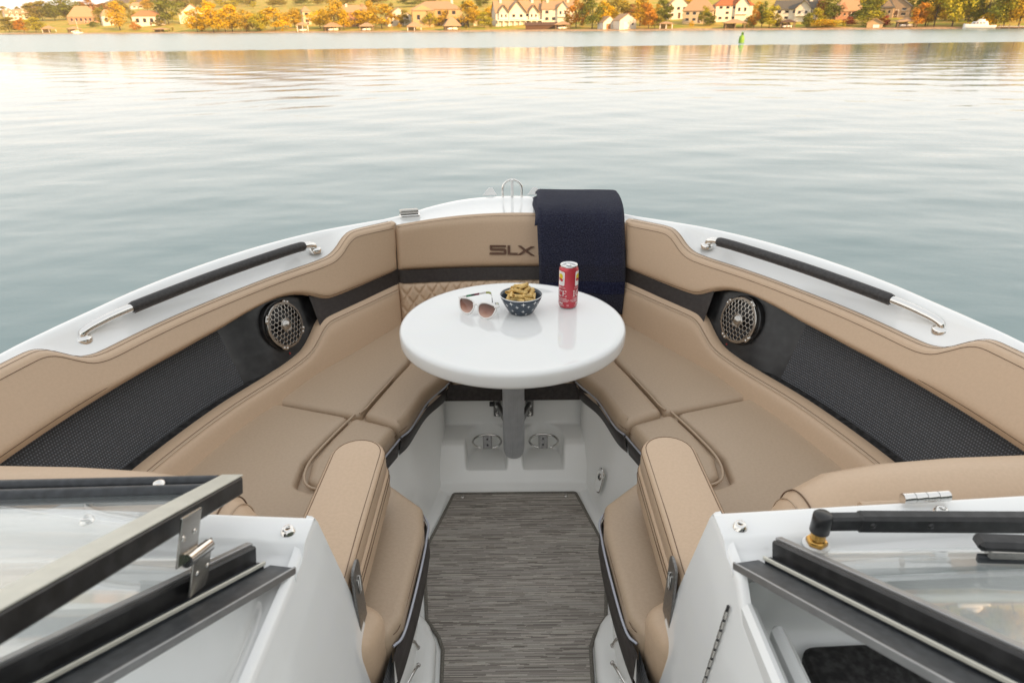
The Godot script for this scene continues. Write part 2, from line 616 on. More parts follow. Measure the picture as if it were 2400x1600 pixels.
func build_side(s: float) -> void:
	var vt := func(u): return soft(V_TOP, u)
	var pt := func(u): return soft(V_POCKET_TOP, u)
	var pl := func(u): return soft(V_POCKET_LOW, u)
	# upper coaming pad, rolled over its top edge
	var upper := part(boat, "coaming_pad", wall_patch(0.0, 0.9985, 150, pt, vt, 14, func(e, f): return puff(e, 0.022, f, 0.1) if f < 0.5 else 0.018 * (1.0 - pow(absf(2 * e - 1), 60.0)), s,
		[[0.003, 0.006, 0.014], [0.010, 0.012, 0.006], [0.022, 0.014, 0.0], [0.036, 0.011, 0.0], [0.044, -0.006, 0.0]]), M.leather)
	part(upper, "seam", tube(wall_path(0.0, 0.99, 150, func(u): return vt.call(u) - 0.018, 0.0187, s), 0.0008, 6), M.seam)
	part(upper, "seam", tube(wall_path(0.0, 0.99, 150, func(u): return pt.call(u) + 0.028, 0.0155, s), 0.0008, 6), M.seam)
	for e in [[0.009, 0.0125, 0.007], [0.026, 0.0148, 0.0]]:
		var p := PackedVector3Array()
		for i in 151:
			var u := 0.99 * i / 150.0
			var d := curve_at(out_curve, u) - curve_at(top_curve, u)
			d.y = 0
			var v: float = vt.call(u)
			p.append(mir(wall(u, v) + d.normalized() * e[0] + Vector3.UP * e[1] + wall_n(u, v) * e[2], s))
		part(upper, "seam", tube(p, 0.0006, 5), M.seam)
	# dark stripe running into the pocket
	part(boat, "accent_stripe", wall_patch(0.772, 0.9985, 40, func(u): return pl.call(u) - 0.02, func(u): return pt.call(u) + 0.02, 4, func(e, f): return 0.002, s), M.leather_dark)
	# lower bolster
	var low := part(boat, "side_bolster", wall_patch(0.0, 0.9985, 150, func(u): return -0.12, pl, 16, func(e, f): return (0.028 * (1.0 - pow(maxf(0.0, (f - 0.55) / 0.45), 4.0)) - 0.003) * (1.0 - pow(absf(2 * e - 1), 60.0)), s,
		[[0.010, 0.001, -0.004], [0.03, -0.004, -0.006]]), M.leather)
	part(low, "seam", tube(wall_path(0.0, 0.985, 150, func(u): return pl.call(u) * 0.86 - 0.01, 0.0215, s), 0.0012, 6), M.thread)
	part(low, "seam", tube(wall_path(0.0, 0.985, 150, func(u): return pl.call(u) * 0.86 + 0.004, 0.0195, s), 0.0009, 6), M.seam)
	# recessed pocket: floor, woven back panel, black pod for the speaker
	var rows := []
	for k in 3:
		var row := PackedVector3Array()
		for i in 101:
			var u := 0.80 * i / 100.0
			var v: float = pl.call(u)
			var d := curve_at(out_curve, u) - curve_at(top_curve, u)
			d.y = 0
			row.append(mir(wall(u, v - 0.012) + d.normalized() * (0.012 + 0.05 * k) + Vector3.DOWN * 0.004, s))
		rows.append(row)
	part(boat, "pocket_floor", skin(rows), M.black_matt)
	part(boat, "pocket_panel", wall_patch(0.0, 0.602, 80, func(u): return 0.185, func(u): return 0.80, 6, func(e, f): return -0.062, s), M.weave)
	part(boat, "pocket_riser", wall_patch(0.0, 0.602, 80, func(u): return 0.03, func(u): return 0.187, 2, func(e, f): return -0.0615, s), M.black_matt)
	part(boat, "pocket_trim", tube(wall_path(0.0, 0.60, 60, func(u): return 0.187, -0.060, s), 0.003, 6), M.black)
	# speaker pod: a black shell, ridge where it leaves the woven panel
	var pr := []
	for j in 9:
		var f := j / 8.0
		var row := PackedVector3Array()
		for i in 25:
			var e := i / 24.0
			var u := lerpf(0.588 + 0.010 * f, 0.815, e)
			var v := lerpf(0.05, 0.78, f)
			var dep := -0.062 + 0.032 * smoothstep(0.0, 0.35, e) - 0.006 * smoothstep(0.7, 1.0, e)
			row.append(mir(wall(u, v) + wall_n(u, v) * dep, s))
		pr.append(row)
	part(boat, "speaker_pod", skin(pr), M.black)
	build_speaker(s)
	# grab rail on the recessed deck tray
	var rail := Node3D.new()
	rail.name = "grab_rail"
	boat.add_child(rail, true)
	var a := Vector3(1.203, 1.420, -1.679)
	var b := Vector3(0.759, 1.424, -2.466)
	var mid := Vector3(0.995, 1.455, -2.080)
	var dir := (b - a).normalized()
	var key := PackedVector3Array([a + Vector3.DOWN * 0.012, a + Vector3(0, 0.007, 0) + dir * 0.002, a + Vector3(0, 0.017, 0) + dir * 0.012, a + dir * 0.055 + Vector3(0.002, 0.025, 0), a + dir * 0.16 + Vector3(0.006, 0.032, 0), mid,
		b - dir * 0.16 + Vector3(0.006, 0.032, 0), b - dir * 0.05 + Vector3(0.002, 0.027, 0), b + Vector3(0, 0.018, 0) - dir * 0.012, b + Vector3(0, 0.007, 0) - dir * 0.002, b + Vector3.DOWN * 0.012])
	var path := PackedVector3Array()
	for p in spline(key, 10): path.append(mir(p, s))
	part(rail, "tube", tube(path, 0.0125, 14), M.chrome)
	var dense := resample(path, 100)
	var grip := dense.slice(19, 93)
	var radii := []
	for i in grip.size(): radii.append(0.0172 if i > 0 and i < grip.size() - 1 else 0.0150)
	var gr := part(rail, "grip", tube(grip, 0.0172, 16, false, radii), M.grip)
	var st := PackedVector3Array()
	for p in grip: st.append(p + Vector3(-0.006 * s, -0.0166, 0))
	part(gr, "seam", tube(st, 0.0012, 5), M.seam)
	for e in [a, b]:
		part(rail, "flange", lathe(PackedVector2Array([Vector2(0.0, 0.008), Vector2(0.014, 0.008), Vector2(0.022, 0.005), Vector2(0.025, 0.0), Vector2(0.024, -0.012)]), 24, mir(e, s)), M.chrome)

func build_speaker(s: float) -> void:
	var c := wall(0.706, 0.455)
	var n := (wall_n(0.706, 0.455) + Vector3(-0.38, -0.02, 0.08)).normalized()
	var x := Vector3.UP.cross(n).normalized()
	var y := n.cross(x)
	c += n * -0.006
	var xf := Transform3D(Basis(mir(x, s), mir(y, s), mir(n, s)), mir(c, s))
	var sp := Node3D.new()
	sp.name = "speaker"
	boat.add_child(sp, true)
	sp.transform = Transform3D(xf.basis, xf.origin) if s > 0 else Transform3D(Basis(-xf.basis.x, xf.basis.y, xf.basis.z), xf.origin)
	var to_y := Basis(Vector3.RIGHT, PI / 2)
	var tf := Transform3D(to_y, Vector3.ZERO)
	# basket and cone behind the grille
	var bk := part(sp, "basket", lathe(PackedVector2Array([Vector2(0.0, -0.05), Vector2(0.05, -0.045), Vector2(0.080, -0.018), Vector2(0.086, -0.012), Vector2(0.090, -0.016), Vector2(0.091, -0.045)]), 40), M.black)
	bk.transform = tf
	var r := 0.080
	# rim with four lugs
	var outer := PackedVector2Array()
	var inner := PackedVector2Array()
	var lugs := [deg_to_rad(63), deg_to_rad(146), deg_to_rad(243), deg_to_rad(326)]
	for k in 144:
		var a := TAU * k / 144
		var e := 0.0
		for l in lugs:
			var d := absf(angle_difference(a, l))
			e = maxf(e, 1.0 - smoothstep(0.13, 0.22, d))
		outer.append(Vector2(cos(a), sin(a)) * (r + 0.007 * e + 0.003))
		inner.append(Vector2(cos(a), sin(a)) * (r - 0.006))
	var st := begin(false)
	var rows := []
	for q in [[outer, -0.012], [outer, -0.001], [inset(outer, 0.0018), 0.001], [inner, 0.001], [inner, -0.008]]:
		var row := PackedVector3Array()
		for p in q[0]: row.append(Vector3(p.x, p.y, q[1]))
		rows.append(row)
	grid(st, rows, true)
	var g := part(sp, "grille_rim", done(st), M.steel)
	# hexagonal lattice
	st = begin(false)
	var cell := 0.0102
	var made := {}
	for i in range(-9, 10):
		for j in range(-9, 10):
			var ctr := Vector2(cell * (1.732 * i + 0.866 * j), cell * 1.5 * j)
			if ctr.length() > r + cell or ctr.length() < 0.014: continue
			for k in 6:
				var a0 := PI / 6 + PI / 3 * k
				var p0 := ctr + Vector2(cos(a0), sin(a0)) * cell
				var p1 := ctr + Vector2(cos(a0 + PI / 3), sin(a0 + PI / 3)) * cell
				var key := str(((p0 + p1) * 2000).round())
				if made.has(key): continue
				made[key] = true
				var m := (p0 + p1) / 2
				if m.length() > r - 0.002 or m.length() < 0.016: continue
				var z0 := 0.006 * (1 - pow(p0.length() / r, 2))
				var z1 := 0.006 * (1 - pow(p1.length() / r, 2))
				rbox_to(st, bar_xf(Vector3(p0.x * 0.8, p0.y, z0 - 0.003), Vector3(p1.x * 0.8, p1.y, z1 - 0.003), Vector3(0, 0, 1)), Vector3(0.0028, 0.004, p0.distance_to(p1) + 0.001), 0.0006)
	var lat := part(sp, "grille", done(st), M.steel)
	lat.scale = Vector3(1.22, 1.0, 1.0)
	var hub := part(sp, "tweeter", lathe(PackedVector2Array([Vector2(0.0, 0.016), Vector2(0.008, 0.0152), Vector2(0.015, 0.011), Vector2(0.0185, 0.004), Vector2(0.0195, 0.003), Vector2(0.0215, 0.006), Vector2(0.0235, 0.004), Vector2(0.0235, -0.006)]), 32), M.steel)
	hub.transform = tf
	var holes := begin(false)
	for q in 3:
		for k in 8 + q * 6:
			var a := TAU * k / (8 + q * 6)
			var rr := 0.005 + q * 0.004
			var z := 0.0158 - pow(rr / 0.0185, 2) * 0.0075
			var ctr := Vector3(cos(a) * rr, sin(a) * rr, z)
			var nn := Vector3(cos(a) * rr * 1.2, sin(a) * rr * 1.2, 0.016).normalized()
			var t1 := nn.cross(Vector3.UP).normalized() * 0.0008
			var t2 := nn.cross(t1)
			quad(holes, ctr + nn * 0.0006 + t1, ctr + nn * 0.0006 + t2, ctr + nn * 0.0006 - t1, ctr + nn * 0.0006 - t2)
	part(sp, "tweeter_holes", done(holes), M.black)
	for l in lugs:
		for e in [-0.085, 0.085]:
			var sc := part(sp, "screw", lathe(PackedVector2Array([Vector2(0, 0.003), Vector2(0.0012, 0.003), Vector2(0.0016, 0.0012), Vector2(0.0032, 0.0022), Vector2(0.0036, 0.0)]), 12), M.chrome)
			sc.transform = Transform3D(to_y, Vector3(cos(l + e) * (r + 0.0035), sin(l + e) * (r + 0.0035), 0.0008))
	# a small red lamp lens below the speaker
	var lens := part(sp, "indicator_lens", lathe(PackedVector2Array([Vector2(0, 0.004), Vector2(0.003, 0.003), Vector2(0.004, 0.0)]), 12), M.red_plastic)
	lens.transform = Transform3D(to_y, Vector3(-0.02, -0.102, -0.012))

func deck_inner(k: int, n_side: int, n_bow: int) -> Vector3:
	# runs along the right wall forward, across the bow backrest, back along the left wall
	if k <= n_side:
		var u := float(k) / n_side * 0.994
		return wall(u, soft(V_TOP, u))
	if k <= n_side + n_bow:
		var x := lerpf(0.475, -0.475, float(k - n_side) / n_bow)
		return bow_top(x)
	var u2 := float(2 * n_side + n_bow - k) / n_side * 0.994
	return mir(wall(u2, soft(V_TOP, u2)), -1)

func bow_top(x: float) -> Vector3:
	return Vector3(x, DECK + 0.012 * (1 - pow(x / 0.475, 2)), -2.665 - 0.135 * (1 - pow(x / 0.475, 2)))

func bow_low(x: float) -> Vector3:
	return Vector3(x, SEAT, -2.60 - 0.055 * (1 - pow(x / 0.475, 2)))

func build_deck() -> void:
	var ns := 120
	var nb := 30
	var bow := resample(spline(v3([[0.54, DECK, -2.755], [0.455, DECK, -2.845], [0.35, DECK + 0.01, -2.945], [0.20, DECK + 0.016, -3.05], [0.0, DECK + 0.018, -3.09], [-0.20, DECK + 0.016, -3.05], [-0.35, DECK + 0.01, -2.945], [-0.455, DECK, -2.845], [-0.54, DECK, -2.755]]), 8), nb)
	var steps := [[0.0, 0.0, 0.02], [0.06, 0.0, 0.02], [0.30, 0.16, 0.0], [0.55, 0.45, 0.0], [0.68, 0.82, 0.0], [0.76, 1.0, 0.002], [0.90, 1.0, 0.004], [0.97, 1.0, 0.0]]
	var rows := []
	for e in steps:
		var row := PackedVector3Array()
		for k in 2 * ns + nb + 1:
			var i := deck_inner(k, ns, nb)
			var o: Vector3
			if k <= ns: o = curve_at(out_curve, float(k) / ns)
			elif k <= ns + nb: o = bow[k - ns]
			else: o = mir(curve_at(out_curve, float(2 * ns + nb - k) / ns), -1)
			i.y -= 0.010
			var p := i.lerp(o, e[0])
			p.y = lerpf(i.y, o.y, e[1]) + (e[2] if e[0] > 0.5 else 0.0)
			row.append(p)
		rows.append(row)
	# rounded sheer and topsides outside
	for e in [[0.006, -0.006], [0.010, -0.022], [0.006, -0.05], [-0.02, -0.16], [-0.07, -0.5], [-0.22, -1.0], [-0.5, -1.62]]:
		var row := PackedVector3Array()
		for k in 2 * ns + nb + 1:
			var o: Vector3
			if k <= ns: o = curve_at(out_curve, float(k) / ns)
			elif k <= ns + nb: o = bow[k - ns]
			else: o = mir(curve_at(out_curve, float(2 * ns + nb - k) / ns), -1)
			var d := Vector3(o.x, 0, (o.z + 1.9) * (0.0 if o.z > -1.9 else 1.0)).normalized()
			row.append(o + d * e[0] + Vector3.UP * e[1])
		rows.append(row)
	part(boat, "deck", skin(rows), M.gel)
	# black rub strip outside the sheer
	var rub := PackedVector3Array()
	for k in 2 * ns + nb + 1:
		var o: Vector3
		if k <= ns: o = curve_at(out_curve, float(k) / ns)
		elif k <= ns + nb: o = bow[k - ns]
		else: o = mir(curve_at(out_curve, float(2 * ns + nb - k) / ns), -1)
		rub.append(o + Vector3(signf(o.x) * 0.004, -0.07, 0))
	part(boat, "rub_rail", tube(rub, 0.014, 8), M.alu)

func build_bow_backrest() -> void:
	var vs := func(x: float) -> float: return 0.470 + 0.062 * pow(x / 0.475, 2)   # top of the dark stripe
	var vl := func(x: float) -> float: return 0.354 + 0.054 * pow(x / 0.475, 2)   # its lower edge
	var patch := func(v0: Callable, v1: Callable, nx: int, nv: int, off: Callable) -> ArrayMesh:
		var rows := []
		for j in nv + 1:
			var f := float(j) / nv
			var row := PackedVector3Array()
			for i in nx + 1:
				var e := float(i) / nx
				var x := lerpf(-0.477, 0.477, e)
				var v := lerpf(v0.call(x), v1.call(x), f)
				var p := bow_low(x).lerp(bow_top(x), v)
				var o: float = off.call(x, v, e, f)
				row.append(p + Vector3(0, 0.10, 1.0).normalized() * o)
			rows.append(row)
		return skin(rows)
	var rounded := func(e: float) -> float:
		return 1.0 - pow(absf(2 * e - 1), 30.0)
	var up: MeshInstance3D = part(boat, "bow_backrest", patch.call(vs, func(x): return 0.998, 80, 18, func(x, v, e, f): return 0.030 * rounded.call(e) * (1.0 - pow(absf(2 * f - 1), 12.0)) - 0.004), M.leather)
	for q in [[0.035, 0.0215], [0.965, 0.0215]]:
		var p := PackedVector3Array()
		for i in 61:
			var x := lerpf(-0.465, 0.465, i / 60.0)
			p.append(bow_low(x).lerp(bow_top(x), lerpf(vs.call(x), 0.998, q[0])) + Vector3(0, 0.1, 1).normalized() * (q[1] * (1.0 - pow(absf(x / 0.477), 30.0))))
		part(up, "seam", tube(p, 0.0008, 6), M.seam)
	part(boat, "bow_stripe", patch.call(vl, func(x): return vs.call(x) + 0.01, 80, 4, func(x, v, e, f): return 0.020 * rounded.call(e)), M.leather_dark)
	var q := func(x, v, e, f):
		var a := fposmod(x / 0.052 + v * 0.42 / 0.075, 1.0)
		var b := fposmod(x / 0.052 - v * 0.42 / 0.075, 1.0)
		var d := minf(minf(a, 1 - a), minf(b, 1 - b))
		return (0.022 + 0.008 * smoothstep(0.0, 0.22, d)) * rounded.call(e) * (1.0 - pow(maxf(0, 2 * f - 1), 10.0))
	part(boat, "quilted_panel", patch.call(func(x): return -0.06, func(x): return vl.call(x) + 0.006, 280, 70, q), M.leather)
	build_logo()

func build_logo() -> void:
	# three letters, cut as plates and laid on the backrest
	var letters := {
		"letter_s": [[[0, 10], [26, 10], [26, 8.1], [3.4, 8.1], [3.4, 6.3], [23.5, 6.3], [26.5, 5.2], [26.5, 1.2], [25, 0], [-0.8, 0], [-0.3, 1.9], [22.4, 1.9], [22.4, 4.2], [1.6, 4.2], [-0.4, 5.4], [-0.4, 9]]],
		"letter_l": [[[28.5, 10], [32.6, 10], [32.6, 1.9], [45, 1.9], [44.5, 0], [28.5, 0]]],
		"letter_x": [[[45.5, 10], [50.6, 10], [57.6, 6.5], [66.5, 10], [71.5, 10], [60.2, 5.2], [72, 0], [66.5, 0], [57.4, 3.9], [49.6, 0], [44.6, 0], [54.6, 5.1]]],
	}
	for k in letters:
		for poly in letters[k]:
			var pts := PackedVector2Array()
			for p in poly: pts.append(Vector2(p[0], p[1]))
			var st := begin(false)
			var front := PackedVector3Array()
			var back := PackedVector3Array()
			for p in pts:
				var x := -0.090 + p.x / 72.0 * 0.190
				var y := 1.308 + p.y / 10.0 * 0.036 - x * 0.04
				var v := (y - SEAT) / (DECK - SEAT + 0.01)
				var w := bow_low(x).lerp(bow_top(x), v)
				front.append(w + Vector3(0, 0.003, 0.0315))
				back.append(w + Vector3(0, 0.003, 0.024))
			var idx := Geometry2D.triangulate_polygon(pts)
			for i in range(0, idx.size(), 3): tri(st, front[idx[i]], front[idx[i + 1]], front[idx[i + 2]])
			for i in pts.size():
				var j := (i + 1) % pts.size()
				quad(st, front[i], front[j], back[j], back[i])
			part(boat, k, done(st), M.logo)

func seat_pad(called: String, outline: Array, s: float, m: Material, top := SEAT, thick := 0.10, r := 0.022, crown := 0.006, corner := 0.035) -> MeshInstance3D:
	return part(boat, called, pad(v2(outline, s), top, thick, r, crown, corner), m)

func edge_piping(parent: Node3D, pts: Array, y: float, r: float, m: Material, s: float, called := "piping") -> void:
	var p := PackedVector3Array()
	for e in pts: p.append(Vector3(e[0] * s, y, e[1]))
	part(parent, called, tube(spline(p, 8), r, 8), m)

func fascia(pts: Array, s: float, y0: float, y1: float, in_low := 0.0) -> MeshInstance3D:
	var p := PackedVector3Array()
	for e in pts: p.append(Vector3(e[0] * s, 0, e[1]))
	p = spline(p, 8)
	var rows := []
	for e in [[y0, 0.0], [y0 - 0.006, -0.004], [y1 + 0.004, -0.004 + in_low], [y1, 0.004 + in_low]]:
		var row := PackedVector3Array()
		for q in p: row.append(Vector3(q.x + signf(q.x) * e[1], e[0], q.z))
		rows.append(row)
	return part(boat, "seat_base_panel", skin(rows), M.leather_dark)

func build_seats() -> void:
	for s in [1.0, -1.0]:
		var front := [[0.812, -1.938], [0.742, -2.12], [0.63, -2.315], [0.475, -2.585], [0.372, -2.60], [0.395, -2.22], [0.43, -2.095], [0.474, -1.94], [0.494, -1.853], [0.514, -1.842]]
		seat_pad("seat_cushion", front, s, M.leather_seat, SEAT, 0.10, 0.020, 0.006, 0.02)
		var roll_f := [[0.490, -1.848], [0.466, -1.94], [0.424, -2.095], [0.385, -2.22], [0.37, -2.30], [0.20, -2.30], [0.235, -2.125], [0.252, -2.085], [0.300, -1.985], [0.336, -1.825], [0.362, -1.775]]
		var rf := seat_pad("front_bolster", roll_f, s, M.leather_seat, SEAT + 0.001, 0.075, 0.026, 0.004, 0.025)
		edge_piping(rf, [[0.232, -2.125], [0.248, -2.085], [0.296, -1.985], [0.331, -1.825], [0.357, -1.772]], SEAT - 0.044, 0.0032, M.piping, s)
		edge_piping(rf, [[0.238, -2.125], [0.256, -2.085], [0.304, -1.985], [0.339, -1.825], [0.363, -1.775]], SEAT - 0.028, 0.0008, M.seam, s, "seam")
		var aft := [[0.806, -1.928], [0.884, -1.765], [0.955, -1.5], [1.0, -1.2], [1.02, -0.97], [0.268, -0.972], [0.243, -1.03], [0.228, -1.30], [0.240, -1.385], [0.345, -1.487], [0.47, -1.480], [0.545, -1.448], [0.606, -1.475], [0.612, -1.585], [0.575, -1.71], [0.527, -1.832]]
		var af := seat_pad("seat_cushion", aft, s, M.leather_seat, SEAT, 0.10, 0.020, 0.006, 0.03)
		edge_piping(af, [[0.330, -1.482], [0.236, -1.387], [0.224, -1.30], [0.229, -1.15], [0.240, -1.02], [0.258, -0.985]], SEAT - 0.045, 0.0032, M.piping, s)
		edge_piping(af, [[0.332, -1.474], [0.243, -1.383], [0.231, -1.30], [0.236, -1.15], [0.247, -1.02], [0.265, -0.988]], SEAT - 0.022, 0.0008, M.seam, s, "seam")
		var roll_a := [[0.516, -1.832], [0.558, -1.71], [0.589, -1.585], [0.578, -1.50], [0.535, -1.468], [0.46, -1.508], [0.425, -1.575], [0.396, -1.665], [0.366, -1.765]]
		var ra := seat_pad("front_bolster", roll_a, s, M.leather_seat, SEAT + 0.003, 0.08, 0.024, 0.004, 0.03)
		edge_piping(ra, [[0.360, -1.762], [0.391, -1.665], [0.420, -1.572], [0.45, -1.515]], SEAT - 0.044, 0.0032, M.piping, s)
		edge_piping(ra, [[0.368, -1.760], [0.398, -1.665], [0.427, -1.572], [0.456, -1.515]], SEAT - 0.026, 0.0008, M.seam, s, "seam")
		edge_piping(ra, [[0.516, -1.842], [0.561, -1.71], [0.593, -1.585], [0.583, -1.497], [0.537, -1.462], [0.47, -1.495]], SEAT - 0.002, 0.0040, M.leather_seat, s)
		edge_piping(rf, [[0.500, -1.85], [0.484, -1.885], [0.470, -1.94], [0.427, -2.095]], SEAT - 0.001, 0.0032, M.leather_seat, s)
		fascia([[0.238, -2.128], [0.254, -2.085], [0.302, -1.985], [0.338, -1.825], [0.362, -1.770]], s, SEAT - 0.046, 0.945, 0.010)
		fascia([[0.366, -1.760], [0.398, -1.665], [0.427, -1.572], [0.47, -1.49]], s, SEAT - 0.046, 0.945, 0.010)
		fascia([[0.345, -1.49], [0.244, -1.387], [0.230, -1.30], [0.234, -1.15], [0.246, -1.02], [0.256, -0.955]], s, SEAT - 0.047, 0.925, -0.002)
		part(boat, "seat_base", pad(v2([[0.80, -1.90], [0.90, -1.5], [0.95, -1.05], [0.30, -1.05], [0.30, -1.40], [0.47, -1.46], [0.40, -1.70], [0.31, -2.02], [0.30, -2.3], [0.55, -2.4]], s), SEAT - 0.028, 0.06, 0.01, 0.0, 0.03), M.leather_seat)
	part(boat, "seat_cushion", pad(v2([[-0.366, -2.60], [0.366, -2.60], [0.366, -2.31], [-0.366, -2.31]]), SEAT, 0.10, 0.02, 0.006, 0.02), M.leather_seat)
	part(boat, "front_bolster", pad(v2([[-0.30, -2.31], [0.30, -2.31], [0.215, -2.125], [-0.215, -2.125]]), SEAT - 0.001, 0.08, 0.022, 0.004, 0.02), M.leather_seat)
	var rows := []
	for y in [SEAT - 0.05, 0.94]:
		rows.append(PackedVector3Array([Vector3(-0.25, y, -2.122), Vector3(0.25, y, -2.122)]))
	part(boat, "seat_base_panel", skin(rows), M.leather_dark)

func build_liner() -> void:
	# white moulded footwell: side walls from the seat base to the sole, sole under the mat
	for s in [1.0, -1.0]:
		var topl := resample(spline(v3([[0.262, 0.955, -2.16], [0.268, 0.955, -2.09], [0.315, 0.955, -1.985], [0.352, 0.955, -1.825], [0.376, 0.955, -1.77], [0.41, 0.955, -1.665], [0.455, 0.955, -1.54], [0.30, 0.955, -1.42], [0.270, 0.955, -1.30], [0.272, 0.955, -1.1], [0.295, 0.955, -0.6], [0.30, 0.955, 0.3]]), 8), 80)
		var lowl := resample(spline(v3([[0.262, 0.65, -2.16], [0.262, 0.65, -2.08], [0.268, 0.65, -1.97], [0.290, 0.65, -1.83], [0.312, 0.65, -1.74], [0.305, 0.65, -1.62], [0.290, 0.65, -1.50], [0.276, 0.65, -1.40], [0.268, 0.65, -1.30], [0.262, 0.65, -1.1], [0.285, 0.65, -0.6], [0.29, 0.65, 0.3]]), 8), 80)
		var rows := []
		for e in [[0.0, 1.02], [0.0, 1.0], [0.05, 0.985], [0.35, 0.6], [0.75, 0.2], [0.92, 0.06], [0.98, 0.015], [1.12, 0.0]]:
			var row := PackedVector3Array()
			for k in 81:
				var p := topl[k].lerp(lowl[k], minf(e[0], 1.0))
				p.y = lerpf(0.65, 0.955, e[1])
				if e[0] > 1.0: p.x -= 0.03
				row.append(mir(p, s))
			rows.append(row)
		part(boat, "footwell_side", skin(rows), M.liner)
		# rounded step moulding with two grab hooks, beside the mat
		var st := part(boat, "side_step", pad(v2([[0.40, -1.372], [0.266, -1.368], [0.238, -1.328], [0.216, -1.275], [0.210, -1.17], [0.212, -0.5], [0.40, -0.5]], s), 0.700, 0.08, 0.026, 0.002, 0.04), M.liner)
		for e in [[[0.282, 0.852, -1.135], [0.264, 0.850, -1.140], [0.250, 0.832, -1.150], [0.244, 0.800, -1.160]], [[0.270, 0.752, -1.085], [0.258, 0.765, -1.100], [0.250, 0.762, -1.125], [0.246, 0.742, -1.155]]]:
			var hp := spline(v3(e), 6)
			var path := PackedVector3Array()
			for p in hp: path.append(mir(p, s))
			var hk := part(boat, "hook", tube(path, 0.0045, 10), M.chrome)
			part(hk, "hook_tip", lathe(PackedVector2Array([Vector2(0, 0.0065), Vector2(0.004, 0.0055), Vector2(0.0066, 0.001), Vector2(0.005, -0.0045), Vector2(0, -0.0065)]), 14, path[path.size() - 1]), M.chrome)
	var sole := rbox(Vector3(1.4, 0.03, 3.6), 0.003, Transform3D(Basis.IDENTITY, Vector3(0, 0.632, -0.75)))
	part(boat, "sole", sole, M.liner)
	# toe step at the bow with two bottle recesses
	var prof := [[-2.24, 0.97, 1], [-2.195, 0.965, 1], [-2.188, 0.82, 1], [-2.176, 0.800, 1], [-2.09, 0.790, 1], [-2.068, 0.780, 1], [-2.010, 0.70, 1], [-1.985, 0.668, 1], [-1.955, 0.652, 1], [-1.92, 0.640, 1]]
	var srows := []
	for j in 113:
		var z := lerpf(-2.24, -1.92, j / 112.0)
		var row := PackedVector3Array()
		for i in 141:
			var x := lerpf(-0.285, 0.285, i / 140.0)
			var y := 0.0
			for k in 3: y += table(prof, z + (k - 1) * 0.004) / 3
			for c in [-0.100, 0.112]:
				# bottle recess: rounded at the back, open toward the viewer above its floor
				var q := Vector2((x - c), minf(z + 2.098, 0.0))
				var d := 0.080 - Vector2(q.x, q.y).length()
				y = lerpf(y, minf(y, 0.704 + 0.02 * (z + 2.05)), smoothstep(-0.002, 0.009, d))
			row.append(Vector3(x, y, z))
		srows.append(row)
	part(boat, "toe_step", skin(srows), M.liner)
	for x in [-0.097, 0.114]:
		var ring := Node3D.new()
		ring.name = "bottle_ring"
		boat.add_child(ring, true)
		var path := PackedVector3Array()
		for k in 33:
			var a := lerpf(deg_to_rad(118), deg_to_rad(422), k / 32.0)
			path.append(Vector3(x + 0.053 * cos(a), 0.805, -2.055 + 0.046 * sin(a)))
		part(ring, "hoop", tube(path, 0.0042, 10), M.chrome)
		for e in [0, 32]:
			part(ring, "hoop_tip", lathe(PackedVector2Array([Vector2(0, 0.006), Vector2(0.0042, 0.004), Vector2(0.0058, 0), Vector2(0.004, -0.004), Vector2(0, -0.006)]), 12, path[e]), M.chrome)
		part(ring, "bracket", rbox(Vector3(0.034, 0.055, 0.004), 0.0015, Transform3D(Basis(Vector3.RIGHT, -0.5), Vector3(x, 0.775, -2.098))), M.brushed)
		for yy in [0.765, 0.785]:
			part(ring, "screw", lathe(PackedVector2Array([Vector2(0, 0.002), Vector2(0.003, 0.001), Vector2(0.004, 0)]), 10), M.black).transform = Transform3D(Basis(Vector3.RIGHT, PI / 2 - 0.5), Vector3(x, yy, -2.094 - (yy - 0.775) * 0.5))
	# clamp brackets that hold the table leg
	for s in [-1.0, 1.0]:
		var c := Vector3(0.003 + 0.062 * s, 0.885, -2.172)
		var b := part(boat, "leg_clamp", rbox(Vector3(0.026, 0.085, 0.02), 0.004, Transform3D(Basis(Vector3.UP, 0.25 * s), c)), M.brushed)
		part(b, "lever", tube(spline(PackedVector3Array([c + Vector3(0.006 * s, 0.010, 0.012), c + Vector3(-0.004 * s, -0.006, 0.018), c + Vector3(0.006 * s, -0.026, 0.012)]), 6), 0.0028, 8), M.chrome)
		part(b, "screw", lathe(PackedVector2Array([Vector2(0, 0.003), Vector2(0.003, 0.003), Vector2(0.006, 0.0)]), 12), M.chrome).transform = Transform3D(Basis(Vector3.RIGHT, PI / 2), c + Vector3(0, -0.033, 0.011))
		part(b, "arm", bar(c + Vector3(0, 0.01, 0), Vector3(0.003 + 0.03 * s, 0.895, -2.06), 0.014, 0.03, 0.003), M.brushed)
	part(boat, "clamp_knob", rod(Vector3(-0.088, 0.90, -2.165), Vector3(-0.070, 0.90, -2.165), 0.009, 12), M.black)
	# oval chrome catch in the right footwell side
	var lx := Transform3D(Basis(Vector3.UP, 0.23) * Basis(Vector3.BACK, PI / 2 - 0.20), Vector3(0.3005, 0.777, -1.853))
	var cat := part(boat, "hatch_latch", slab(round_poly(v2([[-0.046, -0.025], [0.046, -0.025], [0.046, 0.025], [-0.046, 0.025]]), 0.025, 8), 0.0, 0.006, 0.002), M.chrome)
	cat.transform = lx
	part(cat, "keyhole", lathe(PackedVector2Array([Vector2(0, 0.009), Vector2(0.010, 0.009), Vector2(0.013, 0.006), Vector2(0.013, 0.0)]), 20, Vector3(0.014, 0, 0)), M.steel)
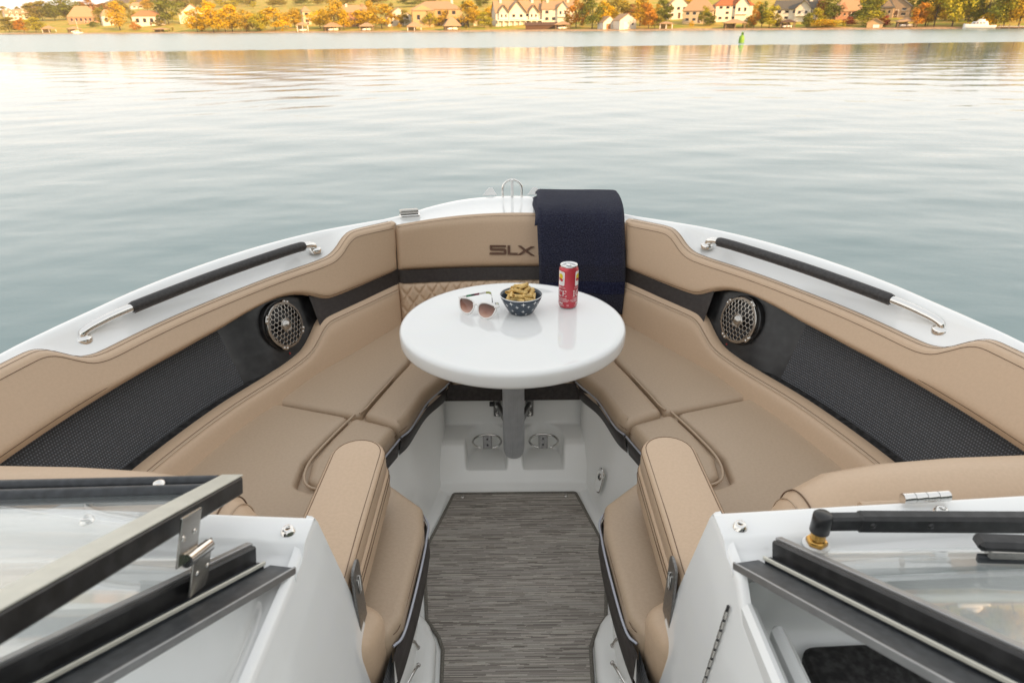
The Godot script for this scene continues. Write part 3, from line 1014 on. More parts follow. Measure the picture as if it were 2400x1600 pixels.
	part(cat, "slot", rbox(Vector3(0.012, 0.003, 0.006), 0.001, Transform3D(Basis.IDENTITY, Vector3(0.014, 0.0095, 0))), M.black)

func build_arms() -> void:
	for s in [1.0, -1.0]:
		var arm := Node3D.new()
		arm.name = "armrest"
		boat.add_child(arm, true)
		var out := PackedVector2Array()
		for k in 13:
			var a := PI * k / 12.0
			out.append(Vector2((0.386 - 0.068 * cos(a)) * s, -1.352 - 0.070 * sin(a)))
		out.append(Vector2(0.458 * s, -1.10)); out.append(Vector2(0.452 * s, -0.93)); out.append(Vector2(0.318 * s, -0.93)); out.append(Vector2(0.318 * s, -1.10))
		var cushion := part(arm, "upper_pad", pad(out, 1.25, 0.062, 0.014, 0.007, 0.0), M.leather)
		var lower := part(arm, "lower_pad", pad(inset(out, -0.004), 1.190, 0.07, 0.012, 0.0, 0.0), M.leather)
		for e in [[1.2385, 0.0010, M.seam, 0.0009], [1.2497, 0.0115, M.seam, 0.0009]]:
			var p := PackedVector3Array()
			for q in inset(out, e[1] - 0.0012): p.append(Vector3(q.x, e[0], q.y))
			part(cushion, "seam", tube(p, e[3], 5, true), e[2])
		for e in [[1.180, -0.0035], [1.166, -0.0045]]:
			var p := PackedVector3Array()
			for q in inset(out, e[1] - 0.001): p.append(Vector3(q.x, e[0], q.y))
			part(lower, "seam", tube(p, 0.0009, 5, true), M.seam)
		# metal support plate with the double-stroke emblem
		var pl := round_poly(v2([[-0.024, 0.09], [0.024, 0.09], [0.030, -0.09], [-0.030, -0.09]]), 0.020, 6)
		var xf := Transform3D(Basis(Vector3(0, 0, 1), Vector3(-s, 0, 0), Vector3(0, 1, 0)), Vector3(0.308 * s, 1.178, -0.962))
		var plate := part(arm, "support_plate", slab(pl, -0.003, 0.003, 0.001, xf), M.brushed)
		for e in [-0.006, 0.006]:
			part(plate, "emblem_stroke", tube(PackedVector3Array([Vector3(0.3035 * s, 1.232, -0.962 + e - 0.001), Vector3(0.3032 * s, 1.215, -0.962 + e * 0.9), Vector3(0.3035 * s, 1.198, -0.962 + e * 0.5)]), 0.0022, 8), M.chrome)
		# short bolster and woven end below
		var bx := pad(v2([[0.264, -1.005], [0.36, -1.055], [0.42, -0.96], [0.40, -0.90], [0.292, -0.895]], s), 1.110, 0.17, 0.040, 0.010, 0.05)
		var bol := part(boat, "end_bolster", bx, M.leather)
		part(bol, "seam", tube(PackedVector3Array([Vector3(0.312 * s, 1.113, -1.012), Vector3(0.322 * s, 1.116, -0.96), Vector3(0.330 * s, 1.110, -0.915)]), 0.0012, 6), M.seam)
		var rows := []
		var uvs := []
		for e in [[0.262, 1.00, -1.0], [0.270, 0.80, -0.985], [0.275, 0.66, -0.97]]:
			rows.append(PackedVector3Array([Vector3(e[0] * s, e[1], e[2]), Vector3((e[0] + 0.03) * s, e[1], -0.60)]))
			uvs.append(PackedVector2Array([Vector2(0, e[1]), Vector2(0.4, e[1])]))
		part(boat, "end_panel", skin(rows, false, uvs), M.weave)

func build_aft_backrests() -> void:
	for s in [1.0, -1.0]:
		# section in (z, y), growing quickly from the inner end
		var rings := []
		var xs := [0.445, 0.455, 0.475, 0.51, 0.56, 0.63, 0.74, 0.9, 1.06, 1.2]
		var hs := [0.10, 0.24, 0.42, 0.62, 0.80, 0.92, 0.975, 1.0, 1.0, 1.0]
		for k in xs.size():
			var h: float = hs[k]
			var ring := PackedVector3Array()
			var zb: float = -0.905 - 0.045 * (xs[k] - 0.4)
			var pts := [[0.0, 0.0], [0.0, 0.30], [-0.012, 0.345], [-0.05, 0.375], [-0.10, 0.386], [-0.155, 0.375], [-0.195, 0.345], [-0.222, 0.30], [-0.24, 0.20], [-0.25, 0.0]]
			for p in pts: ring.append(Vector3(xs[k] * s, 1.04 + p[1] * (0.30 + 0.70 * h), zb + p[0] * (0.35 + 0.65 * h)))
			rings.append(ring)
		var b := part(boat, "aft_backrest", loft(rings), M.leather)
		var p1 := PackedVector3Array()
		for q in range(1, 10): p1.append(rings[4][q] + Vector3(0, 0.0012, 0))
		part(b, "seam", tube(spline(p1, 5), 0.0016, 6), M.seam)
		var p2 := PackedVector3Array()
		for q in range(1, 10): p2.append((rings[4][q] as Vector3).lerp(rings[3][q], 0.32) + Vector3(0, 0.0008, 0))
		part(b, "seam", tube(spline(p2, 5), 0.0013, 6), M.leather_seat)
		# welt along the console edge
		var w := PackedVector3Array()
		for k in 9: w.append(Vector3(lerpf(0.60, 1.15, k / 8.0) * s, 1.447 - 0.018 * exp(-pow((k - 2.9) / 0.9, 2)) - 0.006, lerpf(-0.905, -0.93, k / 8.0)))
		part(b, "welt", tube(spline(w, 5), 0.010, 8), M.leather)

func build_consoles() -> void:
	for s in [1.0, -1.0]:
		# moulded top tray in front of the glass, with a raised front lip and a step down to the glass
		var front := [[0.338, -0.885], [0.60, -0.900], [0.95, -0.925], [1.25, -0.95]]
		var rows := []
		for e in [[-0.22, 0.012], [-0.05, 0.006], [-0.012, 0.003], [-0.003, 0.0], [0.0, 0.004], [0.001, 0.010], [0.0005, 0.03], [0.0, 0.058], [-0.002, 0.066], [-0.012, 0.078], [-0.016, 0.086], [-0.017, 0.115], [-0.019, 0.120], [-0.04, 0.121]]:
			var row := PackedVector3Array()
			for k in 33:
				var f := k / 32.0
				var x := lerpf(0.338, 1.25, f)
				var z := lerpf(-0.885, -0.95, f)
				# corner fillet at the walkway side
				row.append(Vector3((x + 0.0) * s, 1.45 + e[0], z + e[1]))
			rows.append(row)
		part(boat, "console_top", skin(rows), M.gel)
		# walkway side face: rounded edge, leaning inwards as it goes down and forward
		rows = []
		for e in [[0.014, 0.0005, 0.0], [0.006, -0.001, 0.0], [0.001, -0.006, 0.0], [-0.002, -0.016, 0.01], [-0.02, -0.20, 0.27], [-0.05, -0.5, 0.66], [-0.080, -0.80, 1.05]]:
			var row := PackedVector3Array()
			for k in 25:
				var f := k / 24.0
				var z := lerpf(-0.888 - 0.165 * clampf(e[2], 0, 1.1), 0.2, f)
				var dip := (-0.014 * smoothstep(0.075, 0.10, f * 1.08) - (0.050 * smoothstep(0.135, 0.155, f) if s > 0 else 0.0)) if e[2] < 0.2 else 0.0
				row.append(Vector3((0.338 + e[0] + 0.02 * f * (1 - e[2])) * s, 1.45 + e[1] + dip * 0.8, z))
			rows.append(row)
		var side := part(boat, "console_side", skin(rows), M.gel)
		# front face of the console toward the lounge
		rows = []
		for e in [[1.438, -0.884, 0.340], [1.20, -0.944, 0.315], [0.70, -1.052, 0.258]]:
			rows.append(PackedVector3Array([Vector3(e[2] * s, e[0], e[1]), Vector3(1.2 * s, e[0], e[1] - 0.02)]))
		part(boat, "console_front", skin(rows), M.gel)
		# cap screw on the tray
		for q in [[0.372, -0.848], [0.722, -0.880]]:
			var c := part(boat, "tray_screw", lathe(PackedVector2Array([Vector2(0.004, 0.004), Vector2(0.0045, 0.009), Vector2(0.008, 0.009), Vector2(0.0095, 0.006), Vector2(0.012, 0.003), Vector2(0.013, -0.002)]), 20, Vector3(q[0] * s, 1.45, q[1])), M.chrome)
			part(c, "socket", lathe(PackedVector2Array([Vector2(0, 0.005), Vector2(0.0045, 0.005)]), 12, Vector3(q[0] * s, 1.45, q[1])), M.black)
	build_dash_left()
	build_dash_right()

func build_dash_left() -> void:
	# companion side: smooth white moulding behind the glass, a rim, a valley, then a rounded shoulder
	var rows := []
	for k in 21:
		var f := k / 20.0
		var z := lerpf(-0.775, 0.1, f)
		var row := PackedVector3Array()
		for e in [[0.352, 1.434], [0.362, 1.433], [0.372, 1.428], [0.384, 1.405], [0.398, 1.375], [0.42, 1.352], [0.46, 1.335], [0.52, 1.325], [0.62, 1.322], [0.75, 1.330], [0.95, 1.345], [1.2, 1.35]]:
			var drop: float = (1.434 - e[1]) * smoothstep(0.0, 0.16, f) + 0.02 * f
			row.append(Vector3(-e[0] - 0.015 * f, 1.434 - drop, z))
		rows.append(row)
	part(boat, "companion_dash", skin(rows), M.gel)

func build_dash_right() -> void:
	# helm side: a white wall under the glass base, a sunk dash, a dark instrument panel
	part(boat, "helm_wall", skin([
		PackedVector3Array([Vector3(0.375, 1.430, -0.740), Vector3(1.2, 1.434, -0.77)]), PackedVector3Array([Vector3(0.375, 1.426, -0.755), Vector3(1.2, 1.430, -0.79)]),
		PackedVector3Array([Vector3(0.352, 1.40, -0.775), Vector3(1.2, 1.40, -0.80)]), PackedVector3Array([Vector3(0.352, 1.30, -0.79), Vector3(1.2, 1.30, -0.81)]),
		PackedVector3Array([Vector3(0.352, 1.275, -0.78), Vector3(1.2, 1.275, -0.79)]), PackedVector3Array([Vector3(0.352, 1.265, -0.755), Vector3(1.2, 1.265, -0.765)]), PackedVector3Array([Vector3(0.352, 1.25, 0.1), Vector3(1.2, 1.25, 0.1)])]), M.gel)
	part(boat, "helm_panel", slab(round_poly(v2([[0.462, -0.755], [0.70, -0.765], [0.95, -0.40], [0.462, -0.25]]), 0.03), 1.25, 1.285, 0.006), M.black_matt)
	# two white rails: the top edges of the hinged locker door and its frame
	for e in [[0.352, 1.414, -0.728, 0.352, 1.424, -0.20, 0.022], [0.396, 1.384, -0.712, 0.398, 1.398, -0.20, 0.022]]:
		var a := Vector3(e[0], e[1] - 0.11, e[2])
		var b := Vector3(e[3], e[4] - 0.11, e[5])
		part(boat, "locker_edge", bar(a, b, e[6], 0.22, 0.008), M.gel)
	# piano hinge down the walkway face
	var hx := func(y: float) -> float: return 0.3390 - (1.45 - y) * 0.1 - 0.0015
	var hp := PackedVector3Array()
	for k in 9: hp.append(Vector3(hx.call(1.385 - 0.055 * k), 1.385 - 0.055 * k, -0.745))
	var h := part(boat, "piano_hinge", tube(hp, 0.0026, 8), M.black)
	for k in 20:
		var y := 1.375 - 0.0215 * k
		part(h, "hinge_knuckle", rod(Vector3(hx.call(y), y, -0.745), Vector3(hx.call(y - 0.016), y - 0.016, -0.745), 0.0031, 8), M.steel)

func on_glass(x: float, z: float, off := 0.0) -> Vector3:
	return Vector3(x, 1.45 + 0.445 * (z + 0.79) + off, z)

func build_windshield() -> void:
	for s in [1.0, -1.0]:
		# the glass leans aft from the tray; the upright frame follows its walkway edge
		var a := on_glass(0.412 * s, -0.792)
		var dx := (0.528 - 0.412) / (0.792 - 0.455)
		var b := on_glass((0.412 + dx * 0.62) * s, -0.792 + 0.62)
		var d := (b - a).normalized()
		var n := Vector3(0, cos(atan(0.445)), -sin(atan(0.445)))
		var side: Vector3 = d.cross(n).normalized() * s
		if side.x * s > 0: side = -side   # towards the walkway
		var fr := Node3D.new()
		fr.name = "windshield_frame"
		boat.add_child(fr, true)
		part(fr, "channel", bar(a, b, 0.020, 0.040, 0.003, n), M.black)
		part(fr, "glazing_bead", bar(a + n * 0.0212 - side * 0.004, b + n * 0.0212 - side * 0.004, 0.012, 0.005, 0.001, n), M.alu)
		part(fr, "groove_strip", bar(a + side * 0.016 - n * 0.012, b + side * 0.016 - n * 0.012, 0.014, 0.012, 0.002, n), M.rubber)
		part(fr, "trim_line", bar(a + side * 0.024 - n * 0.006, b + side * 0.024 - n * 0.006, 0.004, 0.006, 0.001, n), M.frame_top)
		part(fr, "flange", bar(a + side * 0.047 - n * 0.016 - d * 0.01, b + side * 0.047 - n * 0.016, 0.044, 0.008, 0.002, n), M.rubber)
		part(fr, "flange_lip", bar(a + side * 0.070 - n * 0.017 - d * 0.012, b + side * 0.070 - n * 0.017, 0.004, 0.012, 0.001, n), M.alu)
		# glass pane
		var o1 := on_glass(1.20 * s, -0.80)
		var o2 := on_glass(1.30 * s, -0.15)
		var st := begin(false)
		for e in [0.003, -0.003]:
			quad(st, a + n * e, o1 + n * e, o2 + n * e, b + n * e)
		for q in [[a, o1], [o1, o2], [o2, b], [b, a]]:
			quad(st, q[0] + n * 0.003, q[1] + n * 0.003, q[1] - n * 0.003, q[0] - n * 0.003)
		part(boat, "windshield_pane", done(st), M.glass)
		part(boat, "sill_gasket", bar(a - n * 0.006, o1 - n * 0.006, 0.010, 0.008, 0.002, n), M.white_plastic)

func build_door() -> void:
	# the middle windshield door, swung open and folded over the left pane
	var door := Node3D.new()
	door.name = "windshield_door"
	boat.add_child(door, true)
	var n := Vector3(0, cos(atan(0.445)), -sin(atan(0.445)))
	var a := Vector3(-0.462, 1.522, -0.880)
	var b := Vector3(-0.468, 1.522 + 0.445 * 0.85, -0.03)
	var c := Vector3(-1.25, 1.545, -0.828)
	var e := Vector3(-1.25, 1.545 + 0.445 * 0.85, 0.02)
	var along := (b - a).normalized()
	part(door, "stile", bar(a, b, 0.036, 0.030, 0.003, n), M.black)
	part(door, "stile_face", bar(a + n * 0.0165, b + n * 0.0165, 0.035, 0.003, 0.001, n), M.frame_top)
	part(door, "rail", rod(a + Vector3(-0.020, 0.010, 0.004), c + Vector3(0, 0.012, 0.0), 0.011, 14), M.rubber)
	part(door, "rail", rod(a + along * 0.052 + Vector3(-0.016, 0.004, 0), c + along * 0.052 + Vector3(0, 0.004, 0), 0.012, 14), M.rubber)
	part(door, "rail_web", bar(a + along * 0.026 + Vector3(-0.016, 0.0, 0), c + along * 0.026, 0.045, 0.010, 0.001, n), M.black)
	part(door, "rail_lip", bar(a + along * 0.072 + Vector3(-0.016, -0.006, 0), c + along * 0.072 + Vector3(0, -0.006, 0), 0.010, 0.008, 0.001, n), M.black)
	var k := a.lerp(c, 0.125) + along * 0.030
	part(door, "snap_button", lathe(PackedVector2Array([Vector2(0, 0.010), Vector2(0.004, 0.010), Vector2(0.0055, 0.013), Vector2(0.008, 0.013), Vector2(0.0095, 0.009), Vector2(0.008, 0.004), Vector2(0.007, 0.0)]), 18, k + n * 0.004), M.chrome)
	var st := begin(false)
	var p := [a + along * 0.06, c + along * 0.06, e, b]
	for q in [0.003, -0.003]:
		quad(st, p[0] + n * q, p[1] + n * q, p[2] + n * q, p[3] + n * q)
	part(door, "pane", done(st), M.glass)
	# butt hinge to the fixed frame
	var hinge := Node3D.new()
	hinge.name = "door_hinge"
	boat.add_child(hinge, true)
	var hc := Vector3(-0.4290, 1.565, -0.680)
	var leaf_dir := along
	var up := Vector3(0.10, 0.95, 0.25).normalized()
	var out := up.cross(leaf_dir).normalized()
	if out.x < 0: out = -out
	part(hinge, "leaf", bar(hc - leaf_dir * 0.026 + up * 0.036, hc + leaf_dir * 0.026 + up * 0.036, 0.0030, 0.066, 0.0008, up), M.steel)
	part(hinge, "leaf", bar(hc - leaf_dir * 0.026 - up * 0.036, hc + leaf_dir * 0.026 - up * 0.036, 0.0030, 0.066, 0.0008, up), M.steel)
	part(hinge, "knuckle", rod(hc - leaf_dir * 0.031 + out * 0.004, hc + leaf_dir * 0.031 + out * 0.004, 0.0088, 16), M.chrome)
	for i in [-1, 1]:
		for j in [-1, 1]:
			var sc := lathe(PackedVector2Array([Vector2(0, 0.0015), Vector2(0.003, 0.0015), Vector2(0.0042, 0.0)]), 14)
			var o := part(hinge, "screw", sc, M.chrome)
			o.transform = Transform3D(Basis(leaf_dir, out, leaf_dir.cross(out)), hc + leaf_dir * 0.015 * i + up * (0.042 * j + 0.010 * i * 0.0) + out * 0.0016)

func build_wiper() -> void:
	var w := Node3D.new()
	w.name = "wiper"
	boat.add_child(w, true)
	var base := Vector3(0.480, 1.4505, -0.806)
	part(w, "washer", lathe(PackedVector2Array([Vector2(0.006, 0.002), Vector2(0.020, 0.003), Vector2(0.021, 0.001), Vector2(0.020, 0.0)]), 24, base), M.white_plastic)
	part(w, "nut", lathe(PackedVector2Array([Vector2(0, 0.012), Vector2(0.015, 0.012), Vector2(0.0165, 0.010), Vector2(0.0165, 0.004), Vector2(0.015, 0.003)]), 6, base), M.brass)
	part(w, "sleeve", rod(base + Vector3.UP * 0.008, base + Vector3.UP * 0.030, 0.0115, 18), M.brass)
	part(w, "cap", lathe(PackedVector2Array([Vector2(0, 0.062), Vector2(0.012, 0.062), Vector2(0.0145, 0.059), Vector2(0.015, 0.028), Vector2(0, 0.027)]), 24, base), M.black)
	var j := base + Vector3(0.062, 0.046, 0.0)
	part(w, "knuckle", bar(base + Vector3(0.006, 0.046, 0), j, 0.020, 0.027, 0.004), M.black)
	var tip := Vector3(0.93, 1.492, -0.802)
	part(w, "arm", bar(j - Vector3(0.008, 0, 0), tip, 0.024, 0.032, 0.005), M.black)
	for f in [0.03, 0.26]:
		part(w, "rivet", lathe(PackedVector2Array([Vector2(0, 0.004), Vector2(0.003, 0.0035), Vector2(0.005, 0.0)]), 12), M.black).transform = Transform3D(Basis(Vector3.RIGHT, PI / 2), j.lerp(tip, f) + Vector3(0, 0.002, 0.0115))
	# blade carrier lying on the glass further out
	var c := on_glass(0.700, -0.748, 0.022)
	var e := on_glass(1.0, -0.70, 0.030)
	part(w, "blade_carrier", bar(c, e, 0.024, 0.020, 0.004), M.steel)
	part(w, "blade_clip", bar(c + Vector3(-0.016, 0.012, -0.004), c.lerp(e, 0.35) + Vector3(0, 0.012, 0), 0.030, 0.018, 0.006), M.black)
	part(w, "blade", bar(c + Vector3(-0.008, -0.016, 0), e + Vector3(0, -0.014, 0), 0.010, 0.014, 0.002), M.rubber)
	# long chrome hinge barrel of the backrest
	var hb := Node3D.new()
	hb.name = "backrest_hinge"
	boat.add_child(hb, true)
	for k in 4:
		part(hb, "barrel", rod(Vector3(0.664 + 0.0205 * k, 1.464 + 0.0004 * k, -0.899 - 0.0012 * k), Vector3(0.6838 + 0.0205 * k, 1.464 + 0.0004 * k, -0.900 - 0.0012 * k), 0.0092, 16), M.chrome)

func build_bow_gear() -> void:
	# chrome bow ring with its white light mast, pop-up cleat, anchor flukes
	var ring := Node3D.new()
	ring.name = "bow_eye"
	boat.add_child(ring, true)
	var p := PackedVector3Array([Vector3(-0.036, 1.470, -3.06)])
	for k in 13:
		var a := PI - PI * k / 12.0
		p.append(Vector3(0.008 + 0.044 * cos(a), 1.515 + 0.042 * sin(a), -3.06))
	p.append(Vector3(0.052, 1.470, -3.06))
	part(ring, "hoop", tube(p, 0.0055, 10), M.chrome)
	part(ring, "mast", rbox(Vector3(0.013, 0.092, 0.008), 0.002, Transform3D(Basis.IDENTITY, Vector3(0.008, 1.516, -3.045))), M.white_plastic)
	for s in [-1.0, 1.0]:
		part(boat, "anchor_fluke", slab(v2([[-0.034, 0.0], [0.034, 0.0], [0.012, -0.035], [-0.006, -0.035]]), 0.0, 0.008, 0.002, Transform3D(Basis(Vector3.RIGHT, 1.2), Vector3(0.008 - 0.105 * s, 1.474, -3.11))), M.white_plastic)
	var cl := Node3D.new()
	cl.name = "cleat"
	boat.add_child(cl, true)
	part(cl, "base", pad(v2([[-0.480, -2.80], [-0.395, -2.82], [-0.385, -2.78], [-0.470, -2.76]]), 1.474, 0.02, 0.006, 0.001, 0.012), M.chrome)
	part(cl, "horn", pad(v2([[-0.478, -2.795], [-0.400, -2.812], [-0.392, -2.786], [-0.470, -2.768]]), 1.494, 0.018, 0.006, 0.002, 0.010), M.steel)

func build_boat() -> void:
	boat = thing("bow_rider_boat", "white bow rider boat with tan upholstered bow lounge in the foreground", "boat")
	make_curves()
	build_deck()
	for s in [1.0, -1.0]: build_side(s)
	build_bow_backrest()
	build_seats()
	build_liner()
	build_arms()
	build_aft_backrests()
	build_consoles()
	build_windshield()
	build_door()
	build_wiper()
	build_bow_gear()

# ---------------------------------------------------------------- table and what stands on it
const TABLE_Y := 1.33

func build_table() -> void:
	var t := thing("pedestal_table", "round glossy white pedestal table between the tan bow seats", "table", Vector3(0.002, 0, -1.967))
	part(t, "table_top", lathe(PackedVector2Array([Vector2(0, 1.284), Vector2(0.30, 1.283), Vector2(0.352, 1.2812), Vector2(0.360, 1.2825), Vector2(0.3640, 1.2865), Vector2(0.3652, 1.292), Vector2(0.3656, 1.300), Vector2(0.3656, 1.310), Vector2(0.3650, 1.319), Vector2(0.3632, 1.3245), Vector2(0.3595, 1.3285), Vector2(0.354, 1.3305), Vector2(0.347, 1.3312), Vector2(0.341, 1.3308), Vector2(0.335, 1.3301), Vector2(0.30, 1.33), Vector2(0.15, 1.33), Vector2(0, 1.33)]), 128), M.table)
	var rows := []
	for e in [[1.287, 1.0], [0.792, 1.0], [0.775, 0.99], [0.757, 0.93], [0.745, 0.80], [0.738, 0.55], [0.736, 0.0]]:
		var ring := PackedVector3Array()
		for k in 144:
			var a := TAU * k / 144
			var r: float = (0.0385 + 0.0010 * (1 if k % 4 < 2 else -1)) * e[1]
			ring.append(Vector3(r * cos(a) + 0.001, e[0], r * sin(a) - 0.093))
		rows.append(ring)
	var leg := part(t, "leg", skin(rows, true), M.leg)
	part(leg, "collar", lathe(PackedVector2Array([Vector2(0.040, 1.255), Vector2(0.058, 1.262), Vector2(0.075, 1.280), Vector2(0.075, 1.288)]), 40, Vector3(0.001, 0, -0.093)), M.leg)

func surface_print(poly: PackedVector2Array, rf: Callable, a0: float, h0: float, lift: float, dens := 0.0025) -> ArrayMesh:
	# a flat outline (metres along the surface, metres up) wrapped on a turned body; edges are split so that it bends
	var fl := fill(densify(poly, dens), dens, func(_d: float) -> float: return 0.0)
	var st := begin(false)
	var pts := PackedVector3Array()
	for q in (fl[0] as PackedVector2Array):
		var r: float = rf.call(h0 + q.y)
		var a := a0 + q.x / maxf(r, 0.005)
		pts.append(Vector3((r + lift) * sin(a), h0 + q.y, (r + lift) * cos(a)))
	for i in (fl[2] as PackedInt32Array): st.add_vertex(pts[i])
	return done(st)

func wrapped_text(t: String, size: float, rf: Callable, a0: float, h0: float, lift: float, serif := false, squeeze := 1.0) -> ArrayMesh:
	var f := SystemFont.new()
	f.font_names = PackedStringArray(["Droid Serif" if serif else "Droid Sans"])
	var tm := TextMesh.new()
	tm.text = t
	tm.font = f
	tm.font_size = 64
	tm.pixel_size = size / 64.0
	tm.depth = 0.0
	tm.curve_step = 2.0
	tm.horizontal_alignment = HORIZONTAL_ALIGNMENT_CENTER
	var arr := tm.surface_get_arrays(0)
	var vs: PackedVector3Array = arr[Mesh.ARRAY_VERTEX]
	var ix = arr[Mesh.ARRAY_INDEX]
	var out := PackedVector3Array()
	for v in vs:
		var r: float = rf.call(h0 + v.y)
		var a := a0 + v.x * squeeze / r
		out.append(Vector3((r + lift) * sin(a), h0 + v.y, (r + lift) * cos(a)))
	var st := begin(false)
	if ix != null and ix.size() > 0:
		for i in ix: st.add_vertex(out[i])
	else:
		for v in out: st.add_vertex(v)
	return done(st)

func build_can() -> void:
	var c := thing("drink_can", "tall red sparkling drink can with silver lid on white table", "can", Vector3(0.192, TABLE_Y, -2.088))
	var rf := func(h: float) -> float:
		return table([[0.0, 0.0270, 1], [0.012, 0.0318, 1], [0.016, 0.0325, 1], [0.134, 0.0325, 1], [0.140, 0.0312, 1], [0.147, 0.0285, 1]], h)
	part(c, "body", lathe(PackedVector2Array([Vector2(0, 0.006), Vector2(0.021, 0.004), Vector2(0.0245, 0.0002), Vector2(0.027, 0.0022), Vector2(0.0300, 0.007), Vector2(0.0318, 0.012), Vector2(0.0325, 0.016), Vector2(0.0325, 0.07), Vector2(0.0325, 0.134), Vector2(0.0318, 0.1375), Vector2(0.0300, 0.143), Vector2(0.0285, 0.147)]), 64), M.can_red)
	part(c, "base_ring", lathe(PackedVector2Array([Vector2(0.0240, 0.0030), Vector2(0.0250, 0.0001), Vector2(0.0272, 0.0016), Vector2(0.0284, 0.0036)]), 48), M.can_silver)
	part(c, "lid", lathe(PackedVector2Array([Vector2(0.0283, 0.1465), Vector2(0.0289, 0.1490), Vector2(0.0288, 0.1515), Vector2(0.0278, 0.1525), Vector2(0.0266, 0.1512), Vector2(0.0258, 0.1470), Vector2(0.0245, 0.1462), Vector2(0.0230, 0.1474), Vector2(0, 0.1476)]), 48), M.can_silver)
	var tab := part(c, "pull_tab", slab(round_poly(v2([[-0.007, -0.011], [0.007, -0.011], [0.008, 0.010], [-0.008, 0.010]]), 0.006, 6), 0.1488, 0.1500, 0.0004, Transform3D(Basis(Vector3.UP, 0.9), Vector3.ZERO)), M.can_silver)
	part(tab, "finger_hole", slab(disc(0.003, 14), 0.1499, 0.1504, 0.0001, Transform3D(Basis.IDENTITY, Vector3(0.005, 0, 0.004))), M.steel)
	for a0 in [-0.96, 1.117, 3.19]:
		part(c, "ice_block", surface_print(round_poly(v2([[-0.0150, 0.0], [0.0150, 0.002], [0.0160, 0.050], [-0.0140, 0.052]]), 0.005, 4), rf, a0 - 0.02, 0.083, 0.00012), M.can_white)
		part(c, "fruit_shape", surface_print(disc(0.0100, 18), rf, a0 - 0.05, 0.116, 0.00022), M.can_yellow)
		part(c, "fruit_shape", surface_print(disc(0.0058, 16), rf, a0 - 0.20, 0.106, 0.00032), M.can_cherry)
		part(c, "fruit_shape", surface_print(disc(0.0052, 16), rf, a0 + 0.10, 0.104, 0.00042), M.can_cherry)
		var rr := RandomNumberGenerator.new()
		rr.seed = 3
		for k in 9:
			var u := Vector2(rr.randf_range(-0.011, 0.011), rr.randf_range(0.003, 0.046))
			if absf(u.y - 0.028) < 0.012 and absf(u.x) < 0.009: continue
			part(c, "ice_mark", surface_print(v2([[-0.0012, 0], [0.0006, 0.0008], [0.0022, 0.0035], [0.0004, 0.0018]]), rf, a0 + u.x / 0.0325, 0.083 + u.y, 0.00022), M.can_grey)
		part(c, "lettering", wrapped_text("SPARKLING", 0.0056, rf, a0, 0.0775, 0.00015, true), M.can_white)
		part(c, "lettering", wrapped_text("ICE", 0.030, rf, a0, 0.0575, 0.0004, true, 1.0), M.can_white)
		part(c, "lettering", wrapped_text("Cherry Limeade", 0.0052, rf, a0, 0.0400, 0.00015), M.can_white)
		part(c, "lettering", wrapped_text("NATURALLY FLAVORED", 0.0030, rf, a0, 0.0345, 0.00015), M.can_white)
		part(c, "lettering", wrapped_text("SPARKLING WATER", 0.0030, rf, a0, 0.0300, 0.00015), M.can_white)
		part(c, "pill_mark", surface_print(round_poly(v2([[-0.0105, -0.003], [0.0105, -0.003], [0.0105, 0.003], [-0.0105, 0.003]]), 0.003, 5), rf, a0, 0.0220, 0.00015), M.can_white)
		part(c, "lettering", wrapped_text("ZERO SUGAR", 0.0036, rf, a0, 0.0220, 0.0003), M.can_cherry)
		part(c, "lettering", wrapped_text("VITAMINS", 0.0030, rf, a0, 0.0150, 0.00015), M.can_white)
		part(c, "code_mark", surface_print(v2([[-0.004, -0.0035], [0.004, -0.0035], [0.004, 0.0035], [-0.004, 0.0035]]), rf, a0 + 0.85, 0.0165, 0.00012), M.can_pink)

